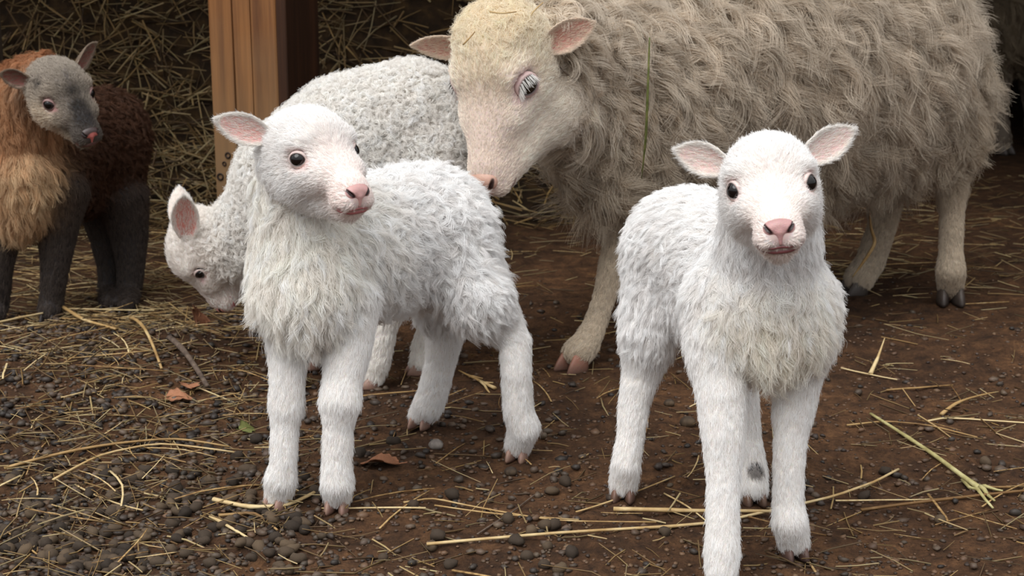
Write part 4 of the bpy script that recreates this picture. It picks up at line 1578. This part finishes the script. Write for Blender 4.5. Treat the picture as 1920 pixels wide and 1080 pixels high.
def lamb_grazing():
    root = empty('lamb', gnd(650, 690))
    tag(root, 'curly white lamb grazing with lowered head behind the left lamb', 'lamb', 'lambs')
    CW = srgb(250, 247, 243)
    B = Body(dict(BASE, col=CW))
    CURL = dict(len=.021, lean=.5, curl=.0045, freq=2.0, clump=.0042, conv=.85, rand=1.1, flow=(.3, 0, -.6))
    B.chain([(560, 330, 2.55, 106), (660, 270, 2.57, 122), (770, 238, 2.58, 116), (815, 248, 2.58, 104)], .03, **CURL)
    B.chain([(600, 360, 2.54, 98), (780, 320, 2.56, 100)], .03, **CURL)
    B.chain([(560, 340, 2.54, 90), (480, 420, 2.55, 70), (430, 460, 2.545, 60)], .03, **CURL)
    B.chain([(825, 300, 2.53, 76), (815, 420, 2.49, 52)], .03, **CURL)
    B.chain([(815, 300, 2.6, 76), (800, 440, 2.58, 48)], .03, **CURL)
    lg = dict(LEG, col=CW)
    leg(B, root, [(560, 380, 2.46, 55), (545, 520, 2.46, 32), (548, 600, 2.45, 25), (548, 680, 2.44, 21)], (545, 728), (-1, -.2), lg)
    leg(B, root, [(580, 380, 2.55, 55), (590, 520, 2.55, 32), (592, 590, 2.55, 25), (590, 650, 2.55, 21)], (588, 692), (-1, -.2), lg)
    leg(B, root, [(812, 420, 2.49, 50), (745, 540, 2.47, 32), (718, 610, 2.465, 25), (706, 680, 2.46, 23)], (698, 722), (-1, -.3), lg)
    leg(B, root, [(800, 430, 2.56, 46), (822, 560, 2.57, 28), (806, 620, 2.565, 22), (795, 655, 2.56, 22)], (783, 692), (-1, -.3), lg)
    hd = Head(B, (-.512, 2.55, .218), (-.03, -.09, -.99), (-.96, -.24, .02), .92,
              face=dict(FACE, col=CW), crown=dict(CROWN, len=.011, col=srgb(248, 244, 240)), snout=dict(SNOUT, col=srgb(226, 214, 208)), jaw=dict(JAW, col=srgb(226, 216, 206)))
    hd.eye_setup()
    hd.nose(root, col=srgb(214, 150, 140))
    hd.mouth(root)
    hd.eye_parts(root)
    hd.ears(root, [(-1, (-.75, -1, .12), (-1, .6, .2), .088, .026, 1.1), (1, (.75, -1, .12), (1, .6, .2), .088, .026, 1.1)], inner=srgb(226, 150, 138), outer=srgb(236, 214, 206))
    finish(B, root, .0038, 9000, 9, 12, .0004, 37, short=16000)


def lamb_brown():
    root = empty('lamb', gnd(150, 595))
    tag(root, 'dark brown lamb with tan neck and grey face at the left edge', 'lamb', 'lambs')
    DK, TAN, GREY, LG = srgb(84, 56, 40), srgb(196, 152, 114), srgb(120, 110, 102), srgb(82, 72, 66)
    B = Body(dict(BASE, col=DK, skin=srgb(52, 36, 28)))
    BODY = dict(len=.022, lean=.6, curl=.003, freq=1.3, clump=.007, conv=.8, rand=.6, flow=(.3, .2, -.6), col=srgb(84, 56, 40))
    CH = dict(len=.04, lean=.72, curl=.005, freq=1.4, clump=.009, conv=.85, rand=.2, flow=(-.05, 0, -1), col=TAN, skin=srgb(120, 84, 56))
    B.chain([(75, 320, 2.92, 78), (140, 270, 3.0, 84), (195, 245, 3.08, 76)], .03, **BODY)
    B.chain([(80, 360, 2.92, 60), (180, 330, 3.05, 60)], .03, **BODY)
    B.chain([(40, 360, 2.87, 68), (35, 290, 2.88, 62), (50, 200, 2.86, 52), (70, 165, 2.84, 42)], .03, **CH)
    B.chain([(30, 390, 2.85, 44), (50, 330, 2.84, 46)], .03, **{**CH, 'col': srgb(230, 204, 166)})
    B.chain([(35, 160, 2.9, 42), (70, 135, 2.87, 34)], .03, **{**CH, 'len': .025, 'col': srgb(166, 112, 76)})
    B.chain([(18, 215, 2.93, 44), (5, 320, 2.92, 60)], .03, **{**CH, 'col': srgb(176, 118, 78)})
    B.chain([(200, 280, 3.06, 70), (225, 380, 3.06, 40)], .03, **BODY)
    lg = dict(LEG, col=LG, skin=srgb(40, 32, 30))
    hk = dict(col=srgb(60, 50, 46), tipc=srgb(40, 34, 32))
    leg(B, root, [(115, 360, 2.89, 46), (108, 440, 2.88, 32), (103, 500, 2.87, 24), (98, 550, 2.865, 20), (95, 575, 2.865, 21)], (92, 608), (-.1, -1), lg, **hk)
    leg(B, root, [(15, 390, 2.87, 46), (2, 450, 2.86, 30), (-3, 510, 2.85, 23), (-6, 570, 2.85, 20)], (-8, 612), (-.1, -1), lg, **hk)
    leg(B, root, [(190, 370, 3.08, 44), (200, 440, 3.08, 30), (208, 500, 3.07, 22), (206, 550, 3.06, 20)], (203, 584), (-.1, -1), lg, **hk)
    leg(B, root, [(232, 370, 3.04, 42), (242, 440, 3.04, 32), (245, 500, 3.03, 23), (242, 550, 3.02, 20)], (238, 590), (-.1, -1), lg, **hk)
    gs = srgb(84, 76, 72)
    hd = Head(B, (-.7905, 2.78, .442), (.63, -.72, -.28), (.04, -.33, .94), .97,
              face=dict(FACE, col=srgb(182, 168, 152), skin=srgb(120, 108, 98)), crown=dict(CROWN, len=.012, curl=.0022, clump=.004, conv=.8, col=srgb(184, 174, 162), skin=srgb(110, 100, 94)),
              snout=dict(SNOUT, col=srgb(74, 66, 62), skin=srgb(50, 44, 42)), jaw=dict(JAW, col=srgb(232, 218, 198), skin=srgb(190, 174, 156)))
    for y_, z_, r_ in ((.045, .028, .012), (.062, .012, .013), (.085, -.008, .015), (.105, -.02, .017)):
        B.spot(hd.w((0, y_, z_)), r_ * .6, r_ * 1.5, srgb(46, 40, 38), 0.0, 1.5)
    for sx in (-1, 1):
        B.spot(hd.w((sx * .05, .04, -.035)), .02, .042, srgb(226, 212, 192), 0.0, 1.1)
        B.spot(hd.w((sx * .045, .028, .026)), .006, .016, srgb(60, 52, 48), 0.0, 1.2)
    hd.eye_setup(pink=srgb(178, 132, 128))
    hd.nose(root, col=srgb(70, 52, 50), rim=srgb(52, 44, 42), dark=srgb(24, 14, 14), patch=((-.001, .131, -.049), .0125, srgb(214, 122, 116)))
    hd.mouth(root, col=srgb(120, 84, 78))
    hd.eye_parts(root, lidcol=srgb(176, 140, 136))
    hd.ears(root, [(1, (.95, -.55, .22), (.75, 1, -.1), .05, .0215, 1.35), (-1, (-1, -.25, .45), (-.3, 1, -.3), .066, .024, 1.2)], inner=srgb(140, 84, 76), outer=srgb(186, 168, 150), fcol=srgb(150, 134, 118), flen=.004)
    finish(B, root, .0042, 3200, 16, 10, .0004, 51, short=18000, cv=.14)


def ewe():
    root = empty('ewe', gnd(1400, 620))
    tag(root, 'shaggy cream ewe with long matted fleece bending over the lambs', 'ewe')
    WO = srgb(214, 201, 184)
    EW = srgb(250, 242, 232)
    B = Body(dict(BASE, col=WO, skin=srgb(138, 122, 100)))
    WOOL = dict(len=.095, lean=.66, curl=.013, freq=1.6, clump=.015, conv=.95, rand=.5, flow=(.45, .1, -.9), blend=.03, dens=.8)
    NECK = dict(WOOL, len=.065, col=srgb(224, 212, 196), flow=(.35, .1, -1))
    HANG = dict(WOOL, len=.12, lean=.8, flow=(.2, 0, -1), col=srgb(196, 182, 162))
    B.chain([(1200, 150, 2.76, 175), (1430, 95, 2.88, 205), (1600, 95, 3.0, 188)], .06, **WOOL)
    B.chain([(1600, 95, 3.0, 188), (1668, 115, 3.05, 128)], .06, **{**WOOL, 'len': .07, 'flow': (.12, 0, -1)})
    B.chain([(1220, 220, 2.76, 130), (1450, 210, 2.88, 140), (1690, 185, 3.02, 120)], .06, **HANG)
    B.chain([(1180, 160, 2.72, 150), (1090, 110, 2.62, 118), (1020, 80, 2.52, 84)], .06, **NECK)
    B.chain([(1170, 290, 2.68, 80), (1120, 235, 2.62, 80), (1085, 190, 2.58, 70)], .05, **{**HANG, 'len': .11, 'col': srgb(208, 194, 174)})
    B.chain([(1735, 180, 3.0, 88), (1778, 245, 2.99, 48)], .05, **{**HANG, 'len': .06})
    B.chain([(1690, 190, 3.14, 110), (1668, 270, 3.13, 60)], .05, **{**HANG, 'len': .07})
    lg = dict(LEG, len=.008, lean=.82, col=srgb(216, 202, 182), skin=srgb(176, 160, 140), dens=4.0)
    hk = dict(col=srgb(92, 80, 72), tipc=srgb(58, 50, 46))
    leg(B, root, [(1200, 330, 2.68, 60), (1172, 400, 2.655, 30), (1158, 455, 2.645, 24), (1148, 505, 2.63, 24), (1132, 560, 2.615, 19), (1115, 610, 2.6, 20), (1098, 645, 2.58, 25)], (1078, 690), (-.75, -.65), lg, hs=1.4, pad=.018,
        col=srgb(176, 118, 96), tipc=srgb(90, 70, 60))
    leg(B, root, [(1330, 330, 2.84, 60), (1345, 440, 2.83, 28), (1350, 540, 2.82, 22), (1348, 600, 2.81, 25)], (1345, 652), (-.75, -.5), lg, hs=1.4, **hk)
    leg(B, root, [(1785, 230, 3.0, 50), (1787, 300, 3.0, 27), (1785, 400, 2.99, 20), (1783, 470, 2.98, 20), (1783, 505, 2.975, 25)], (1781, 570), (-.1, -1), lg, hs=1.5, pad=.0165, **hk)
    leg(B, root, [(1665, 260, 3.14, 50), (1662, 330, 3.14, 32), (1655, 420, 3.13, 24), (1632, 490, 3.12, 25)], (1605, 545), (-.9, -.4), lg, hs=1.5, **hk)
    hd = Head(B, (-.012, 2.42, .531), (-.29, -.665, -.69), (-.38, -.575, .725), 1.33, 1.2, thin=1.08,
              face=dict(FACE, len=.0055, lean=.82, col=EW, skin=srgb(238, 222, 212)), crown=dict(CROWN, len=.015, curl=.002, col=srgb(250, 240, 222), skin=srgb(232, 216, 194)),
              snout=dict(SNOUT, len=.0045, col=srgb(240, 228, 216), skin=srgb(222, 200, 188)), jaw=dict(FACE, len=.009, lean=.8, col=EW, skin=srgb(234, 220, 208)))
    # woolly forelock between the ears
    B.ell(hd.w((0, -.005, .036)), (.052, .048, .028), hd.R, .03, **dict(CROWN, len=.02, curl=.002, clump=.004, conv=.6, rand=.5, col=srgb(248, 236, 212), skin=srgb(230, 212, 184), flow=hd.R @ np.array([0, .5, .2])))
    # cheek and jaw running back to the throat
    JW = dict(FACE, len=.011, lean=.8, col=EW, skin=srgb(234, 220, 208), flow=(.7, 0, .5))
    B.chain([(1012, 205, 2.46, 58), (958, 290, 2.38, 36)], .03, **JW)
    B.chain([(1012, 205, 2.46, 58), (1050, 170, 2.54, 70)], .03, **JW)
    hd.eye_setup(r=.0132, pos=(.043, .047, 0), out=(.74, .52, .36), pink=srgb(214, 186, 184), pr=2.0)
    hd.nose(root, big=1.02, col=srgb(212, 168, 150), rim=srgb(176, 140, 116), dark=srgb(46, 22, 18), nos=1.5)
    hd.mouth(root, col=srgb(150, 120, 112), width=1.15, r=.0022)
    hd.eye_parts(root, lidcol=srgb(214, 184, 180), half=.3, mat=M_EYE2, lashes=True, ap=(1.5, 1.0))
    wl = lambda *v: tuple(hd.R.T @ np.array(v, float))
    hd.ears(root, [(1, wl(-1, -.1, .02), wl(-.1, -.9, -.45), .074, .017, 1.1, (.040, -.012, -.002)), (-1, wl(.8, .05, .34), wl(.2, -.95, -.1), .064, .0195, 1.2, (.042, -.014, -.006))], inner=srgb(206, 146, 130), outer=srgb(226, 204, 190), fcol=srgb(238, 224, 208), flen=.0035)
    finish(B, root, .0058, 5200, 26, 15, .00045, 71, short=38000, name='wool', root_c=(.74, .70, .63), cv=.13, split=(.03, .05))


def tube3(name, pts, radii, mat, label=None, cat=None, sides=7, n=20, parent=None, group=None):
    P = np.array([at(*p) for p in pts])
    t = np.linspace(0, len(P) - 1, n)
    Q = np.stack([np.interp(t, np.arange(len(P)), P[:, k]) for k in range(3)], -1)
    for _ in range(2):
        Q[1:-1] = (Q[:-2] + Q[1:-1] + Q[2:]) / 3
    R = np.interp(t, np.linspace(0, len(P) - 1, len(radii)), radii)
    V, Fc = tube_verts(Q, R, sides, 1.0)
    if parent is not None:
        return link(name, mesh_data(name, V, Fc, mat), parent)
    c = V.mean(0)
    o = link(name, mesh_data(name, V - c, Fc, mat))
    o.location = c.tolist()
    return tag(o, label, cat, group)


def fleece_debris():
    tube3('hanging_grass', [(1218, 70, 2.5), (1214, 190, 2.49), (1211, 260, 2.5), (1203, 335, 2.52)], [.0012, .0022, .0022, .0006], M_GREEN, 'long green grass blade hanging in the neck wool of the ewe', 'grass')
    tube3('twig', [(1047, 124, 2.43), (1060, 136, 2.428), (1078, 150, 2.435)], [.0010, .0013, .001], M_TWIG, 'tiny brown twig caught on the cheek of the ewe', 'twig', n=8)
    for pts, lb in (([(985, 48, 2.38), (995, 25, 2.385), (1018, 5, 2.4)], 'curved straw in the crown wool of the ewe beside her ear'),
                    ([(868, 84, 2.325), (880, 72, 2.32), (890, 60, 2.33)], 'short straw stuck in the forehead wool of the ewe'),
                    ([(918, 22, 2.345), (940, 26, 2.335), (968, 22, 2.35)], 'straw lying across the crown wool of the ewe')):
        tube3('straw_stalk', pts, [.0012, .0012, .0008], M_STRAW, lb, 'straw', n=8)
    tube3('straw_stalk', [(1630, 392, 3.0), (1633, 430, 2.99), (1643, 455, 2.97), (1620, 490, 2.97), (1598, 520, 2.98)], [.001, .003, .0035, .003, .001], M_STRAW, 'bent dry stalk leaning against the far hind leg of the ewe', 'straw')


def sheep_far():
    root = empty('sheep', gnd(1960, 290))
    tag(root, 'sheep standing in the dark behind the ewe, only its leg and wool showing', 'sheep')
    WO = srgb(150, 134, 112)
    B = Body(dict(BASE, col=WO, skin=srgb(110, 96, 78)))
    WOOL = dict(len=.07, lean=.7, curl=.008, freq=1.3, clump=.014, conv=.9, rand=.3, flow=(.3, 0, -.9), blend=.03, dens=.8)
    lg = dict(LEG, len=.01, col=srgb(170, 156, 138), skin=srgb(120, 106, 92), dens=1.0)
    hk = dict(col=srgb(92, 80, 72), tipc=srgb(58, 50, 46))
    B.chain([(1900, 10, 4.95, 120), (2080, -10, 4.98, 130), (2230, 0, 5.0, 110)], .06, **WOOL)
    B.chain([(2250, 10, 5.0, 90), (2340, -60, 5.0, 60)], .05, **WOOL)
    for x0, x1, Y, v in ((1872, 1878, 4.9, 288), (1935, 1940, 5.1, 278), (2190, 2190, 4.9, 288), (2215, 2218, 5.1, 278)):
        leg(B, root, [(x0, 70, Y, 42), (x0 - 2, 150, Y, 22), (x0 + 2, 215, Y, 15), (x1, 255, Y, 17)], (x1 + 2, v), (.5, -.8), lg, hs=1.5, **hk)
    o = at(2365, -75, 5.0)
    hd = Head(B, o, (.85, -.3, -.4), (.3, -.1, .9), 1.25, 1.2, face=dict(FACE, col=WO), crown=dict(CROWN, col=WO))
    hd.eye_setup(r=.0125)
    hd.nose(root)
    hd.mouth(root)
    hd.eye_parts(root)
    hd.ears(root, [(1, (1.0, -.35, .30), (.1, .9, -.55), .075, .02, 1.0), (-1, (-1.0, -.3, .42), (-.25, .9, -.45), .072, .024, 1.2)])
    finish(B, root, .008, 1500, 16, 10, .0009, 91, short=4000, name='wool', cv=.12)


lamb_left()
lamb_right()
lamb_grazing()
lamb_brown()
ewe()
fleece_debris()
sheep_far()
